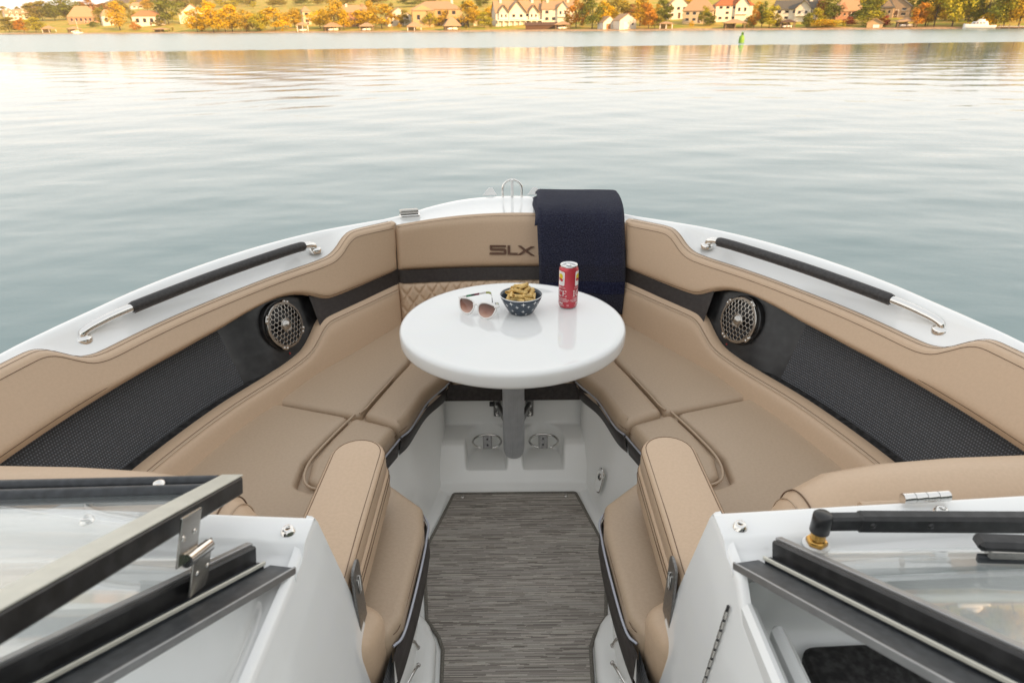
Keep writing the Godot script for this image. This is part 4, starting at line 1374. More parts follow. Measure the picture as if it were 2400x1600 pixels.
func build_bowl() -> void:
	var at := Vector3(0.032, TABLE_Y, -2.047)
	var b := thing("snack_bowl", "slate blue bowl with white stars holding pasta on white table", "bowl", at)
	var rf := func(h: float) -> float:
		return table([[0.0, 0.0395, 1], [0.006, 0.0425, 1], [0.020, 0.0512, 1], [0.036, 0.0600, 1], [0.050, 0.0664, 1], [0.064, 0.0715, 1]], h)
	part(b, "shell", lathe(PackedVector2Array([Vector2(0, 0.0012), Vector2(0.034, 0.001), Vector2(0.038, 0.0), Vector2(0.0395, 0.001), Vector2(0.0425, 0.006), Vector2(0.0512, 0.020), Vector2(0.0600, 0.036), Vector2(0.0664, 0.050), Vector2(0.0712, 0.0632), Vector2(0.0690, 0.0632), Vector2(0.0640, 0.050), Vector2(0.0570, 0.034), Vector2(0.045, 0.016), Vector2(0.02, 0.008), Vector2(0, 0.007)]), 72), M.bowl)
	part(b, "rim", lathe(PackedVector2Array([Vector2(0.0713, 0.0626), Vector2(0.0722, 0.0644), Vector2(0.0712, 0.0656), Vector2(0.0698, 0.0650), Vector2(0.0694, 0.0630)]), 72), M.bowl_white)
	var stars := []
	for k in 10: stars.append([TAU * (k + 0.15) / 10, 0.0510, 0.0094])
	for k in 10: stars.append([TAU * (k + 0.62) / 10, 0.0400, 0.0076])
	for k in 9: stars.append([TAU * (k + 0.15) / 9, 0.0215, 0.0074])
	for k in 8: stars.append([TAU * (k + 0.45) / 8, 0.0075, 0.0056])
	for s in stars:
		var p := PackedVector2Array()
		for k in 8:
			var a := TAU * k / 8
			var r: float = s[2] if k % 2 == 0 else s[2] * 0.26
			p.append(Vector2(cos(a) * r, sin(a) * r * 0.92))
		part(b, "star", surface_print(p, rf, s[0], s[1], 0.00025), M.bowl_white)
	# penne, heaped
	rng.seed = 41
	var variants := []
	for v in 4:
		var L := 0.036 + 0.003 * v
		var r := 0.0068
		var rows := []
		var bend := rng.randf_range(-0.003, 0.003)
		for side in [1.0, 0.66]:
			var seq := range(7) if side == 1.0 else range(6, -1, -1)
			for i in seq:
				var f: float = i / 6.0
				var ring := PackedVector3Array()
				for k in 20:
					var a := TAU * k / 20
					var rr: float = (r + 0.00035 * (1 if k % 2 == 0 else -1)) * side if side == 1.0 else r * side
					var cut := 0.55 * sin(a) * r * 1.7
					var x := (f - 0.5) * L + cut * ((1 - f) - f) * 0.9 * absf(2 * f - 1)
					ring.append(Vector3(x, rr * sin(a) + bend * (1 - pow(2 * f - 1, 2)), rr * cos(a)))
				rows.append(ring)
		rows.append(rows[0])
		variants.append(skin(rows, true))
	var spots := []
	for k in 9: spots.append([0.041, 0.0570, TAU * k / 9 + 0.2])
	for k in 7: spots.append([0.033, 0.0670, TAU * k / 7])
	for k in 5: spots.append([0.020, 0.0790, TAU * k / 5 + 0.4])
	for k in 2: spots.append([0.009, 0.0900, TAU * k / 2 + 0.9])
	var proto: MeshInstance3D = null
	for s in spots:
		var o: MeshInstance3D
		if proto == null:
			proto = solo("penne_pasta", variants[0], M.pasta, "piece of seasoned penne pasta heaped in star bowl", "pasta", Vector3.ZERO, "penne in the starry bowl")
			o = proto
		else:
			o = proto.duplicate()
			o.name = numbered("penne_pasta")
			add_child(o)
		o.mesh = variants[rng.randi_range(0, 3)]
		var yaw: float = s[2] + PI / 2 + rng.randf_range(-0.7, 0.7)
		o.position = at + Vector3(cos(s[2]) * s[0] * rng.randf_range(0.85, 1.05), s[1] + rng.randf_range(-0.002, 0.003), sin(s[2]) * s[0])
		o.basis = Basis(Vector3.UP, -yaw) * Basis(Vector3.BACK, rng.randf_range(-0.35, 0.35)) * Basis(Vector3.RIGHT, rng.randf_range(0, TAU))

func build_sunglasses() -> void:
	var L := Vector3(-0.186, 0, -2.064)
	var R := Vector3(-0.050, 0, -1.974)
	var mid := (L + R) / 2
	var x := (R - L).normalized()
	var z := x.cross(Vector3.UP).normalized()      # faces the viewer
	var up := (Vector3.UP * 0.94 - z * 0.34).normalized()
	var zz := x.cross(up).normalized()
	var g := thing("sunglasses", "white sunglasses with brown graduated lenses and striped temples on table", "sunglasses", Vector3(mid.x, TABLE_Y + 0.0282, mid.z))
	var bs := Basis(x, up, zz)
	var shape := [[-0.034, 0.015], [-0.017, 0.0215], [0.004, 0.023], [0.022, 0.019], [0.0305, 0.009], [0.030, -0.007], [0.021, -0.0215], [0.005, -0.0275], [-0.013, -0.0245], [-0.027, -0.012]]
	for s in [-1.0, 1.0]:
		var base := PackedVector3Array()
		for p in shape: base.append(Vector3(-p[0] * s + 0.0400 * s, p[1], -0.004 * pow(absf(-p[0] * s + 0.0400 * s) / 0.06, 2.0)))
		var loop := spline(base, 6, true)
		var path := PackedVector3Array()
		for p in loop: path.append(bs * p)
		part(g, "rim", tube(path, 0.0030, 10, true), M.frame_white)
		# lens: a thin curved plate, dyed darker toward the brow
		var st := begin()
		var uvt := func(p: Vector3) -> Vector2: return Vector2(0.5, clampf(0.5 - p.y / 0.048, 0, 1))
		for off in [0.0006, -0.0006]:
			for i in loop.size():
				var a := loop[i]
				var b := loop[(i + 1) % loop.size()]
				var c := Vector3(0.0400 * s, 0, 0.0012)
				for t in 4:
					var a0 := c.lerp(a, t / 4.0); var a1 := c.lerp(a, (t + 1) / 4.0)
					var b0 := c.lerp(b, t / 4.0); var b1 := c.lerp(b, (t + 1) / 4.0)
					for q in [a0, a1, b1, a0, b1, b0]:
						st.set_uv(uvt.call(q))
						st.add_vertex(bs * (q + Vector3(0, 0, off)))
		part(g, "lens", done(st), M.lens)
		# end piece
		part(g, "end_piece", tube(PackedVector3Array([bs * Vector3(0.068 * s, 0.016, -0.003), bs * Vector3(0.077 * s, 0.0190, -0.006), bs * Vector3(0.0795 * s, 0.0185, -0.013)]), 0.0036, 8), M.frame_white)
	part(g, "bridge", tube(PackedVector3Array([bs * Vector3(-0.012, 0.008, 0), bs * Vector3(0, 0.0115, 0.001), bs * Vector3(0.012, 0.008, 0)]), 0.0034, 8), M.frame_white)
	# temples, folded partly inwards, striped
	for s in [-1.0, 1.0]:
		var a := bs * Vector3(0.0795 * s, 0.0185, -0.013)
		var wy := Vector3(g.position.x, g.position.y, g.position.z)
		var b: Vector3
		var c: Vector3
		if s < 0:
			b = Vector3(-0.075, TABLE_Y + 0.030, -2.146) - wy
			c = Vector3(-0.066, TABLE_Y + 0.006, -2.118) - wy
		else:
			b = Vector3(-0.0455, TABLE_Y + 0.026, -2.058) - wy
			c = Vector3(-0.056, TABLE_Y + 0.006, -2.105) - wy
		var path := resample(spline(PackedVector3Array([a, a.lerp(b, 0.5) + Vector3(0, 0.002, 0), b, c]), 8), 40)
		var cuts := [[0, 6, M.frame_white], [6, 11, M.stripe_green], [11, 14, M.stripe_dark], [14, 19, M.stripe_plum], [19, 26, M.frame_white], [26, 31, M.stripe_olive], [31, 36, M.frame_white], [36, 40, M.stripe_dark]]
		for q in cuts:
			var sub := path.slice(q[0], q[1] + 1)
			var st := begin(false)
			for i in sub.size() - 1:
				rbox_to(st, bar_xf(sub[i], sub[i + 1]), Vector3(0.0022, 0.0075, sub[i].distance_to(sub[i + 1]) + 0.0006), 0.0006)
			part(g, "temple", done(st), q[2])

func towel_section(f: float, w: float, tk: float, x0: float, x1: float, long := true) -> PackedVector3Array:
	var prof: Array
	if long:
		prof = [[-2.592, 1.092], [-2.593, 1.15], [-2.600, 1.24], [-2.615, 1.33], [-2.640, 1.41], [-2.668, 1.468], [-2.700, 1.502], [-2.745, 1.520], [-2.81, 1.526], [-2.89, 1.524], [-2.97, 1.519], [-3.02, 1.510], [-3.045, 1.494]]
	else:
		prof = [[-2.66, 1.452], [-2.69, 1.481], [-2.735, 1.494], [-2.80, 1.496], [-2.88, 1.496], [-2.96, 1.492], [-3.00, 1.486]]
	var mid := PackedVector3Array()
	for p in prof: mid.append(Vector3(0, p[1], p[0]))
	mid = resample(spline(mid, 6), 60)
	var outer := PackedVector3Array()
	var inner := PackedVector3Array()
	for i in 61:
		var d := (mid[mini(i + 1, 60)] - mid[maxi(i - 1, 0)]).normalized()
		var n := Vector3(0, -d.z, d.y)
		if n.z < 0 and n.y < 0.3: n = -n
		var e := i / 60.0
		var edge := minf(1.0, minf(e, 1 - e) * 14)
		var x := lerpf(x0 + 0.004 * sin(e * 9), x1 + 0.006 * sin(e * 7 + 1.0) + 0.012 * e, f)
		var hang := 1.0 - smoothstep(0.45, 0.62, e)
		var wav := (0.0065 * sin(f * 8 + e * 2.2) + 0.0035 * sin(f * 17 - e * 3 + 1)) * hang + 0.004 * exp(-pow((e - 0.27) / 0.02, 2)) * (0.4 + f) + 0.0022 * sin(e * 26 + f * 3) * (1 - f) + 0.0012 * sin(f * 7 + 2.0)
		var t: float = tk * w * sqrt(edge) + 0.0006
		outer.append(Vector3(x, 0, 0) + mid[i] + n * (wav * w + t) + Vector3(0, -0.010 * f, 0))
		inner.append(Vector3(x, 0, 0) + mid[i] + n * (wav * w - t) + Vector3(0, -0.010 * f, 0))
	inner.reverse()
	outer.append_array(inner)
	return outer

func build_towel() -> void:
	var t := thing("towel", "navy blue terry towel draped over the bow backrest", "towel")
	for lay in [[0.112, 0.470, 0.013, true], [0.098, 0.462, 0.012, false]]:
		var rings := []
		for k in 41:
			var f := k / 40.0
			var e := minf(f, 1 - f)
			var w := sqrt(clampf(1 - pow(1 - minf(e * 16, 1), 2), 0.0, 1.0))
			rings.append(towel_section(f, maxf(w, 0.02), lay[2], lay[0], lay[1], lay[3]))
		part(t, "upper_layer" if lay[3] else "under_layer", skin(rings, true), M.terry)
	# flat woven border near the hem, in fine ribs
	var rows := []
	for j in 40:
		var y := lerpf(1.180, 1.232, j / 39.0)
		var row := PackedVector3Array()
		for k in 33:
			var f := lerpf(0.02, 0.98, k / 32.0)
			var sec := towel_section(f, 1.0, 0.013, 0.112, 0.470, true)
			var i := 0
			while i < 59 and sec[i + 1].y < y: i += 1
			var g := clampf((y - sec[i].y) / maxf(sec[i + 1].y - sec[i].y, 1e-5), 0, 1)
			row.append(sec[i].lerp(sec[i + 1], g) + Vector3(0, 0, 0.0012 + (0.0012 if j % 4 < 2 else 0.0)))
		rows.append(row)
	part(t, "border_band", skin(rows), M.terry_band)

func build_mat() -> void:
	var half := [[0.226, -1.946], [0.262, -1.80], [0.300, -1.655], [0.282, -1.51], [0.263, -1.376], [0.248, -1.352], [0.223, -1.315], [0.207, -1.272], [0.201, -1.168], [0.20, -0.5]]
	var poly := PackedVector2Array()
	for e in half: poly.append(Vector2(e[0], e[1]))
	for k in range(half.size() - 1, -1, -1): poly.append(Vector2(-half[k][0], half[k][1]))
	poly = round_poly(poly, 0.016, 4)
	var m := thing("floor_mat", "grey brown woven floor mat snapped down between the bow seats", "mat", Vector3(0.004, 0.6475, 0))
	var st := begin(false)
	var idx := Geometry2D.triangulate_polygon(poly)
	for i in idx:
		st.set_uv(poly[i])
		st.add_vertex(Vector3(poly[i].x, 0.007, poly[i].y))
	for i in poly.size():
		var j := (i + 1) % poly.size()
		for q in [[i, 0.007], [j, 0.007], [j, 0.0], [i, 0.007], [j, 0.0], [i, 0.0]]:
			st.set_uv(poly[q[0]] + Vector2(0, q[1]))
			st.add_vertex(Vector3(poly[q[0]].x, q[1], poly[q[0]].y))
	part(m, "weave_sheet", done(st), M.floor_mat)
	var rim := PackedVector3Array()
	for p in inset(poly, 0.004): rim.append(Vector3(p.x, 0.006, p.y))
	part(m, "binding", tube(rim, 0.0055, 8, true), M.mat_edge)
	for x in [-0.190, 0.186]:
		part(m, "snap", lathe(PackedVector2Array([Vector2(0, 0.013), Vector2(0.004, 0.0125), Vector2(0.0075, 0.010), Vector2(0.008, 0.006)]), 16, Vector3(x, 0, -1.922)), M.steel)

func make_thing_materials() -> void:
	M.leg = grained(lin(0.42, 0.425, 0.435), 0.36, 0.02, 5.0, 0.04, 1.0, 0.03, 0.5, 0.15)
	M.can_red = mat(lin(0.52, 0.018, 0.040), 0.22, 0.25)
	M.can_red.clearcoat_enabled = true
	M.can_silver = mat(lin(0.72, 0.72, 0.72), 0.22, 1.0)
	M.can_white = mat(lin(0.80, 0.78, 0.77), 0.35)
	M.can_grey = mat(lin(0.05, 0.06, 0.07), 0.4)
	M.can_pink = mat(lin(0.62, 0.25, 0.27), 0.4)
	M.can_yellow = mat(lin(0.75, 0.55, 0.02), 0.35)
	M.can_cherry = mat(lin(0.50, 0.03, 0.03), 0.35)
	M.bowl = grained(lin(0.048, 0.066, 0.092), 0.28, 0.02, 10.0, 0.06, 1.0, 0.0)
	M.bowl_white = mat(lin(0.78, 0.79, 0.80), 0.35)
	var ps := grained(lin(0.92, 0.61, 0.20), 0.42, 0.035, 9.0, 0.16, 3.0, 0.4, 0.5, 0.0, 6)
	ps.detail_enabled = true
	var sp := Gradient.new()
	sp.offsets = PackedFloat32Array([0.0, 0.70, 0.76, 1.0])
	sp.colors = PackedColorArray([Color(0.2, 0.1, 0.02, 0), Color(0.2, 0.1, 0.02, 0), Color(0.30, 0.17, 0.05, 0.7), Color(0.22, 0.13, 0.04, 0.8)])
	ps.detail_albedo = noise_tex(0.11, 256, false, 1, sp, 23, 2)
	ps.detail_uv_layer = BaseMaterial3D.DETAIL_UV_1
	M.pasta = ps
	M.frame_white = mat(lin(0.80, 0.78, 0.76), 0.22)
	M.stripe_green = mat(lin(0.10, 0.28, 0.16), 0.3)
	M.stripe_dark = mat(lin(0.03, 0.03, 0.035), 0.3)
	M.stripe_plum = mat(lin(0.20, 0.05, 0.08), 0.3)
	M.stripe_olive = mat(lin(0.40, 0.42, 0.12), 0.3)
	var lens := mat(Color.WHITE, 0.06)
	var gt := GradientTexture2D.new()
	gt.fill_from = Vector2(0, 0)
	gt.fill_to = Vector2(0, 1)
	gt.width = 8
	gt.height = 128
	var gr := Gradient.new()
	gr.offsets = PackedFloat32Array([0.05, 0.5, 0.95])
	gr.colors = PackedColorArray([Color(0.30, 0.19, 0.15), Color(0.50, 0.34, 0.29), Color(0.80, 0.66, 0.60)])
	gt.gradient = gr
	lens.albedo_texture = gt
	M.lens = lens

const HOUSES := [
	[-371.7, 9.04, -559.3, 15.5, 3.9, 3.2, "side", "white", "tan", 2, 4, 2, "white two storey house with three dormers behind the orange bushes, leftmost house", "dormer"],
	[-265.9, 5.53, -460.6, 16.8, 3.5, 6.1, "hip", "brick", "tan", 1, 6, 1, "pinkish brick house with tall tan hipped roof and a row of dark windows", ""],
	[-229.5, 4.08, -423.6, 7.4, 4.8, 3.2, "hip", "white", "tan", 1, 2, 0, "small white house with tan roof half hidden by a golden tree", ""],
	[-196.1, 3.61, -400.4, 15.4, 4.5, 2.8, "hip", "white", "orange", 1, 4, 1, "long low white house with orange tan roof and white chimney", ""],
	[-320.4, 17.65, -640.4, 10.3, 2.2, 2.6, "hip", "white", "tan", 1, 2, 0, "small white house high on the hill under the sky gap", ""],
	[-174.5, 5.00, -406.5, 13.2, 3.8, 5.3, "gable", "white", "orange", 1, 3, 0, "white house with orange roof behind the big yellow trees", ""],
	[-93.5, 3.16, -341.5, 3.6, 5.4, 2.2, "hip", "cream", "tan", 2, 1, 0, "narrow cream tower house above a small boathouse", ""],
	[-65.8, 2.23, -315.5, 9.9, 5.3, 2.8, "side", "brick", "tan", 2, 4, 2, "brick house with two white chimneys among golden trees", ""],
	[-45.9, 2.54, -309.1, 10.1, 3.4, 3.1, "gable", "white", "tan", 2, 4, 0, "white house with tan roof and porch left of the tan mansion", ""],
	[-29.3, 2.23, -296.7, 19.5, 5.8, 3.0, "hip", "sand", "tan", 2, 6, 1, "large sand coloured mansion with broad hipped roofs", "wing"],
	[-17.8, 1.98, -287.6, 4.0, 2.3, 1.0, "hip", "dark", "tan", 1, 3, 0, "dark walled low house beside the sand coloured mansion", ""],
	[-12.1, 2.22, -287.7, 3.3, 1.5, 0.7, "side", "white", "tan", 1, 2, 0, "tiny pinkish white shed beside a golden tree", ""],
	[4.1, 2.29, -280.2, 18.1, 4.0, 4.2, "side", "white", "tan", 2, 8, 2, "great white lakeside mansion with tan roofs and front gables", "gables"],
	[18.4, 2.82, -279.3, 11.5, 4.5, 2.9, "side", "white", "tan", 2, 4, 2, "white house with tan roof right of the white mansion", "gable1"],
	[61.5, 3.63, -267.2, 7.1, 4.2, 3.4, "gable", "white", "tan", 2, 3, 0, "white gabled house above the shore gazebo", ""],
	[63.5, 2.11, -247.1, 9.8, 3.7, 3.5, "hip", "cream", "tan", 2, 4, 0, "cream house with tan hipped roof and dark porch", ""],
	[75.7, 2.64, -247.5, 12.1, 4.7, 2.9, "hip", "white", "red", 3, 5, 0, "tall white villa with red tiled roof and arched balconies", "gable1"],
	[91.6, 2.38, -235.9, 12.8, 3.4, 2.7, "side", "white", "grey", 2, 5, 1, "white chalet with dark grey roof and big front gable", "gable1"],
	[108.7, 3.08, -235.8, 8.5, 2.1, 4.2, "hip", "brick", "tan", 1, 5, 1, "brown brick house with tall tan roof behind yellow hedge", "wing"],
	[120.9, 3.16, -230.5, 8.3, 2.9, 3.2, "gable", "stone", "grey", 2, 3, 0, "stone house with grey roof in the shade of tall trees", "wing"],
]
const BOATHOUSES := [
	[-246.4, -392.5, 7.3, 2.29, 1.26, "open", 0, "tan roofed open boathouse at the foot of a straw coloured lawn"],
	[-225.6, -380.6, 6.4, 2.00, 1.11, "open", 1, "tan roofed open boathouse sheltering a white boat below the brick hipped house"],
	[-166.3, -349.9, 7.8, 1.53, 0.51, "open", 0, "low flat roofed boathouse right of the long white house"],
	[-85.7, -304.4, 5.0, 2.66, 0.89, "open", 1, "tan boathouse with white boat below the cream tower house"],
	[-72.0, -300.1, 7.7, 1.84, 1.49, "open", 1, "broad tan boathouse between two yellow trees"],
	[-56.4, -290.1, 5.8, 1.86, 1.18, "open", 1, "small tan boathouse with white boat below the brick house with two chimneys"],
	[-36.0, -279.0, 6.0, 1.55, 1.55, "open", 0, "tan boathouse left of the sand mansion lawn"],
	[-20.9, -271.9, 6.5, 1.67, 2.94, "open", 1, "steep roofed tan boathouse in front of the sand coloured mansion"],
	[18.6, -253.3, 5.3, 1.77, 0.96, "open", 1, "small tan boathouse at the end of the long brown shed"],
	[50.7, -235.5, 4.5, 1.72, 0.55, "open", 0, "tan roofed shore gazebo right of the dark tree gap"],
	[69.6, -224.9, 6.7, 1.71, 0.98, "open", 0, "broad tan boathouse behind the green buoy"],
	[82.7, -217.0, 4.3, 1.77, 0.70, "open", 1, "brown roofed boathouse below the white chalet"],
	[103.4, -206.4, 4.7, 1.33, 1.21, "closed", 0, "gabled tan boathouse with white door left of the stone house"],
	[110.4, -202.8, 5.2, 1.66, 0.89, "open", 1, "tan boathouse with white boat below the stone house"],
]
const WHITE_SHEDS := [
	[33.5, -244.4, 5.1, 2.28, 1.85, "small white gabled boathouse with tan door at the waterline"],
	[39.0, -241.1, 6.6, 2.81, 1.97, "large white gabled boathouse standing in the water"],
]
const TREES := [
	["olive", -410.5, 10.96, -603.4, 9.5, 8.4],
	["olive", -278.6, 0.84, -408.4, 13.8, 7.6],
	["olive", -437.7, 14.38, -660.3, 5.3, 6.3],
	["orange", -265.6, 0.79, -401.1, 7.0, 6.8],
	["olive", -423.4, 14.13, -649.7, 6.5, 8.0],
	["olive", -344.7, 8.07, -533.2, 14.2, 11.1],
	["rust", -405.6, 13.59, -633.8, 7.9, 9.2],
	["moss", -256.5, 0.85, -397.1, 9.3, 7.1],
	["olive", -331.3, 7.90, -524.1, 15.2, 12.1],
	["olive", -393.8, 14.25, -635.9, 6.9, 8.1],
	["green", -320.4, 8.05, -520.4, 12.0, 11.1],
	["olive", -386.3, 14.95, -640.8, 10.1, 8.8],
	["green", -310.2, 8.21, -517.0, 15.6, 13.5],
	["olive", -310.5, 8.39, -519.5, 5.6, 6.4],
	["olive", -332.3, 11.72, -572.4, 11.2, 8.9],
	["rust", -339.0, 12.85, -590.0, 8.0, 8.7],
	["olive", -332.6, 12.90, -587.4, 5.5, 5.9],
	["rust", -325.2, 12.28, -575.8, 10.6, 10.6],
	["green", -234.9, 3.20, -415.4, 5.3, 2.7],
	["olive", -242.1, 4.58, -436.3, 7.1, 8.4],
	["green", -288.8, 9.88, -526.8, 5.5, 6.7],
	["rust", -292.1, 10.36, -534.6, 12.4, 8.0],
	["olive", -295.8, 11.44, -550.0, 7.2, 7.3],
	["olive", -327.0, 15.31, -614.6, 12.0, 10.6],
	["amber", -200.2, 1.60, -377.3, 9.2, 12.7],
	["olive", -293.8, 12.77, -565.5, 9.9, 8.4],
	["olive", -224.5, 5.56, -439.5, 5.1, 6.6],
	["moss", -352.2, 20.90, -697.6, 5.8, 6.1],
	["orange", -188.3, 1.53, -370.3, 4.3, 3.9],
	["amber", -222.3, 5.75, -440.8, 4.5, 5.0],
	["amber", -289.9, 15.25, -594.7, 10.3, 7.5],
	["olive", -351.4, 23.32, -727.5, 5.4, 5.1],
	["green", -310.4, 18.27, -643.0, 8.9, 8.9],
	["amber", -205.5, 5.27, -426.0, 3.1, 3.6],
	["olive", -187.7, 3.44, -393.8, 5.9, 2.7],
	["moss", -315.9, 21.52, -686.6, 5.0, 5.3],
	["green", -186.8, 4.26, -403.7, 14.1, 13.6],
	["olive", -160.5, 1.01, -349.4, 1.3, 1.5],
	["moss", -194.4, 5.69, -425.5, 5.0, 4.9],
	["olive", -283.0, 18.27, -628.8, 6.2, 6.0],
	["olive", -260.2, 16.11, -590.0, 17.0, 8.8],
	["moss", -266.0, 18.62, -624.5, 5.8, 4.9],
	["gold", -142.8, 0.62, -335.4, 9.0, 8.8],
	["olive", -257.7, 18.53, -619.0, 5.2, 5.6],
	["olive", -249.5, 17.46, -601.4, 15.2, 8.3],
	["amber", -141.2, 0.75, -336.1, 1.9, 2.0],
	["gold", -138.2, 0.60, -332.8, 7.8, 6.6],
	["gold", -133.2, 0.58, -329.9, 10.8, 11.7],
	["moss", -134.2, 1.18, -337.9, 1.5, 1.8],
	["moss", -223.2, 16.51, -575.8, 4.2, 4.6],
	["gold", -126.3, 0.55, -325.9, 8.4, 7.6],
	["moss", -224.3, 17.58, -589.8, 15.6, 8.1],
	["gold", -122.2, 0.53, -323.5, 9.8, 10.2],
	["moss", -206.5, 15.66, -556.6, 6.3, 5.2],
	["green", -216.6, 18.83, -601.4, 7.2, 6.2],
	["amber", -114.3, 0.49, -319.0, 9.3, 8.2],
	["amber", -116.6, 0.99, -326.4, 2.1, 1.9],
	["olive", -197.4, 16.80, -566.0, 11.7, 6.5],
	["moss", -182.3, 14.51, -529.6, 4.2, 4.3],
	["amber", -110.0, 0.91, -322.0, 1.9, 2.2],
	["moss", -106.9, 0.46, -314.8, 7.3, 7.0],
	["olive", -168.5, 15.19, -531.0, 7.9, 5.5],
	["olive", -183.0, 18.68, -582.2, 5.1, 4.5],
	["gold", -101.9, 1.05, -319.5, 12.3, 8.4],
	["olive", -114.1, 4.21, -365.5, 4.4, 3.9],
	["olive", -164.0, 15.82, -536.5, 7.4, 4.9],
	["amber", -96.0, 0.53, -310.0, 1.1, 1.3],
	["amber", -95.9, 1.97, -327.9, 8.4, 7.4],
	["olive", -157.6, 17.34, -552.3, 4.6, 4.4],
	["olive", -105.0, 5.06, -371.3, 5.2, 5.0],
	["green", -146.1, 16.06, -530.2, 12.2, 6.1],
	["olive", -133.1, 15.66, -518.5, 10.1, 6.0],
	["gold", -81.1, 1.54, -315.0, 8.8, 6.6],
	["amber", -93.5, 5.57, -371.8, 4.5, 4.5],
	["olive", -129.7, 16.77, -530.6, 2.7, 3.2],
	["amber", -72.4, 1.18, -305.9, 9.3, 10.7],
	["gold", -68.3, 1.16, -303.5, 5.0, 6.7],
	["olive", -114.0, 16.15, -514.7, 4.8, 4.0],
	["olive", -109.6, 15.68, -506.6, 11.6, 5.8],
	["olive", -69.5, 3.97, -339.3, 3.2, 3.0],
	["gold", -63.2, 1.73, -308.0, 6.5, 6.3],
	["green", -91.4, 14.42, -481.4, 3.1, 3.4],
	["amber", -67.7, 5.33, -355.3, 4.7, 4.8],
	["amber", -58.3, 2.01, -308.9, 6.1, 9.3],
	["olive", -87.0, 14.95, -485.8, 14.0, 5.0],
	["amber", -51.5, 1.34, -297.1, 10.4, 8.5],
	["olive", -71.4, 12.72, -449.8, 2.4, 2.2],
	["amber", -44.2, 1.47, -295.0, 1.9, 1.6],
	["moss", -48.4, 4.16, -330.8, 3.5, 3.1],
	["olive", -43.7, 2.20, -303.8, 4.9, 5.8],
	["green", -57.7, 12.71, -442.6, 12.7, 5.1],
	["amber", -41.5, 3.81, -322.8, 3.8, 4.1],
	["green", -57.9, 13.79, -456.1, 2.3, 2.2],
	["moss", -31.5, 1.79, -292.4, 5.1, 5.3],
	["olive", -45.1, 12.34, -431.4, 8.9, 4.5],
	["green", -41.3, 12.85, -435.8, 2.3, 2.1],
	["gold", -26.8, 3.03, -305.5, 3.8, 3.7],
	["amber", -25.7, 2.35, -296.4, 7.2, 5.2],
	["amber", -22.0, 2.63, -297.9, 4.5, 2.8],
	["olive", -21.0, 4.35, -318.9, 3.9, 4.1],
	["green", -25.4, 11.74, -413.7, 2.7, 2.4],
	["olive", -16.0, 1.01, -274.6, 1.5, 1.3],
	["amber", -15.5, 1.66, -282.5, 8.2, 8.6],
	["moss", -13.0, 3.71, -306.8, 4.4, 3.8],
	["green", -15.5, 10.95, -398.7, 3.0, 2.8],
	["green", -14.4, 11.44, -404.2, 8.4, 5.1],
	["moss", -9.2, 1.33, -275.1, 5.4, 5.1],
	["olive", -6.7, 1.37, -274.2, 1.6, 1.4],
	["gold", -6.9, 3.10, -296.0, 5.8, 5.8],
	["olive", 2.6, 3.40, -294.9, 3.1, 3.8],
	["green", 4.4, 9.24, -367.0, 5.4, 5.9],
	["green", 10.5, 7.54, -342.5, 5.0, 5.3],
	["olive", 14.7, 8.57, -353.2, 6.1, 5.7],
	["orange", 12.1, 3.06, -285.6, 4.2, 4.4],
	["red", 14.6, 2.86, -281.9, 2.9, 4.4],
	["green", 18.7, 5.20, -309.0, 6.6, 5.7],
	["amber", 16.5, 1.16, -259.5, 1.4, 1.6],
	["green", 21.0, 3.35, -284.7, 3.6, 3.8],
	["green", 22.9, 4.58, -299.1, 5.4, 4.6],
	["amber", 20.9, 1.38, -260.0, 3.9, 3.9],
	["orange", 23.5, 1.09, -255.2, 6.5, 8.3],
	["olive", 26.0, 1.48, -258.7, 1.8, 1.6],
	["green", 32.9, 5.89, -310.3, 4.7, 4.0],
	["green", 28.4, 0.81, -249.0, 6.7, 9.9],
	["amber", 34.4, 3.53, -280.0, 3.8, 3.6],
	["moss", 32.4, 1.14, -251.0, 2.2, 1.8],
	["gold", 38.3, 5.07, -297.2, 4.5, 5.2],
	["gold", 34.3, 1.80, -258.3, 6.6, 6.6],
	["amber", 37.3, 2.08, -260.3, 3.0, 3.0],
	["olive", 40.7, 3.46, -275.9, 8.6, 9.0],
	["gold", 46.8, 5.39, -296.9, 4.6, 5.0],
	["orange", 40.5, 1.04, -245.7, 1.2, 1.3],
	["rust", 46.1, 3.70, -276.0, 6.7, 4.8],
	["orange", 47.2, 3.37, -271.3, 3.3, 3.2],
	["olive", 49.8, 4.16, -279.8, 3.4, 3.9],
	["amber", 44.6, 1.44, -248.6, 6.7, 9.3],
	["amber", 46.3, 1.55, -249.1, 1.9, 1.7],
	["orange", 45.4, 0.57, -237.3, 6.4, 7.2],
	["olive", 47.5, 0.68, -237.5, 4.2, 4.2],
	["amber", 57.9, 5.01, -286.3, 3.9, 3.7],
	["green", 52.6, 2.35, -255.8, 2.8, 3.3],
	["green", 52.3, 1.63, -246.9, 5.8, 7.5],
	["olive", 63.0, 5.56, -290.6, 4.5, 3.9],
	["amber", 52.7, 1.06, -239.6, 1.6, 1.4],
	["gold", 77.9, 8.74, -322.6, 5.9, 3.3],
	["gold", 59.2, 1.11, -236.9, 1.6, 1.5],
	["moss", 64.2, 1.64, -240.9, 3.4, 5.2],
	["olive", 76.4, 5.90, -287.8, 4.0, 3.8],
	["green", 65.1, 1.39, -237.3, 4.4, 3.6],
	["amber", 74.4, 3.95, -264.5, 3.3, 2.8],
	["green", 80.8, 3.98, -261.6, 5.0, 4.2],
	["green", 91.3, 6.07, -282.3, 4.3, 3.6],
	["olive", 73.9, 0.72, -224.4, 2.9, 3.1],
	["green", 75.5, 1.07, -227.9, 1.0, 1.1],
	["orange", 75.0, 0.71, -223.7, 2.9, 4.7],
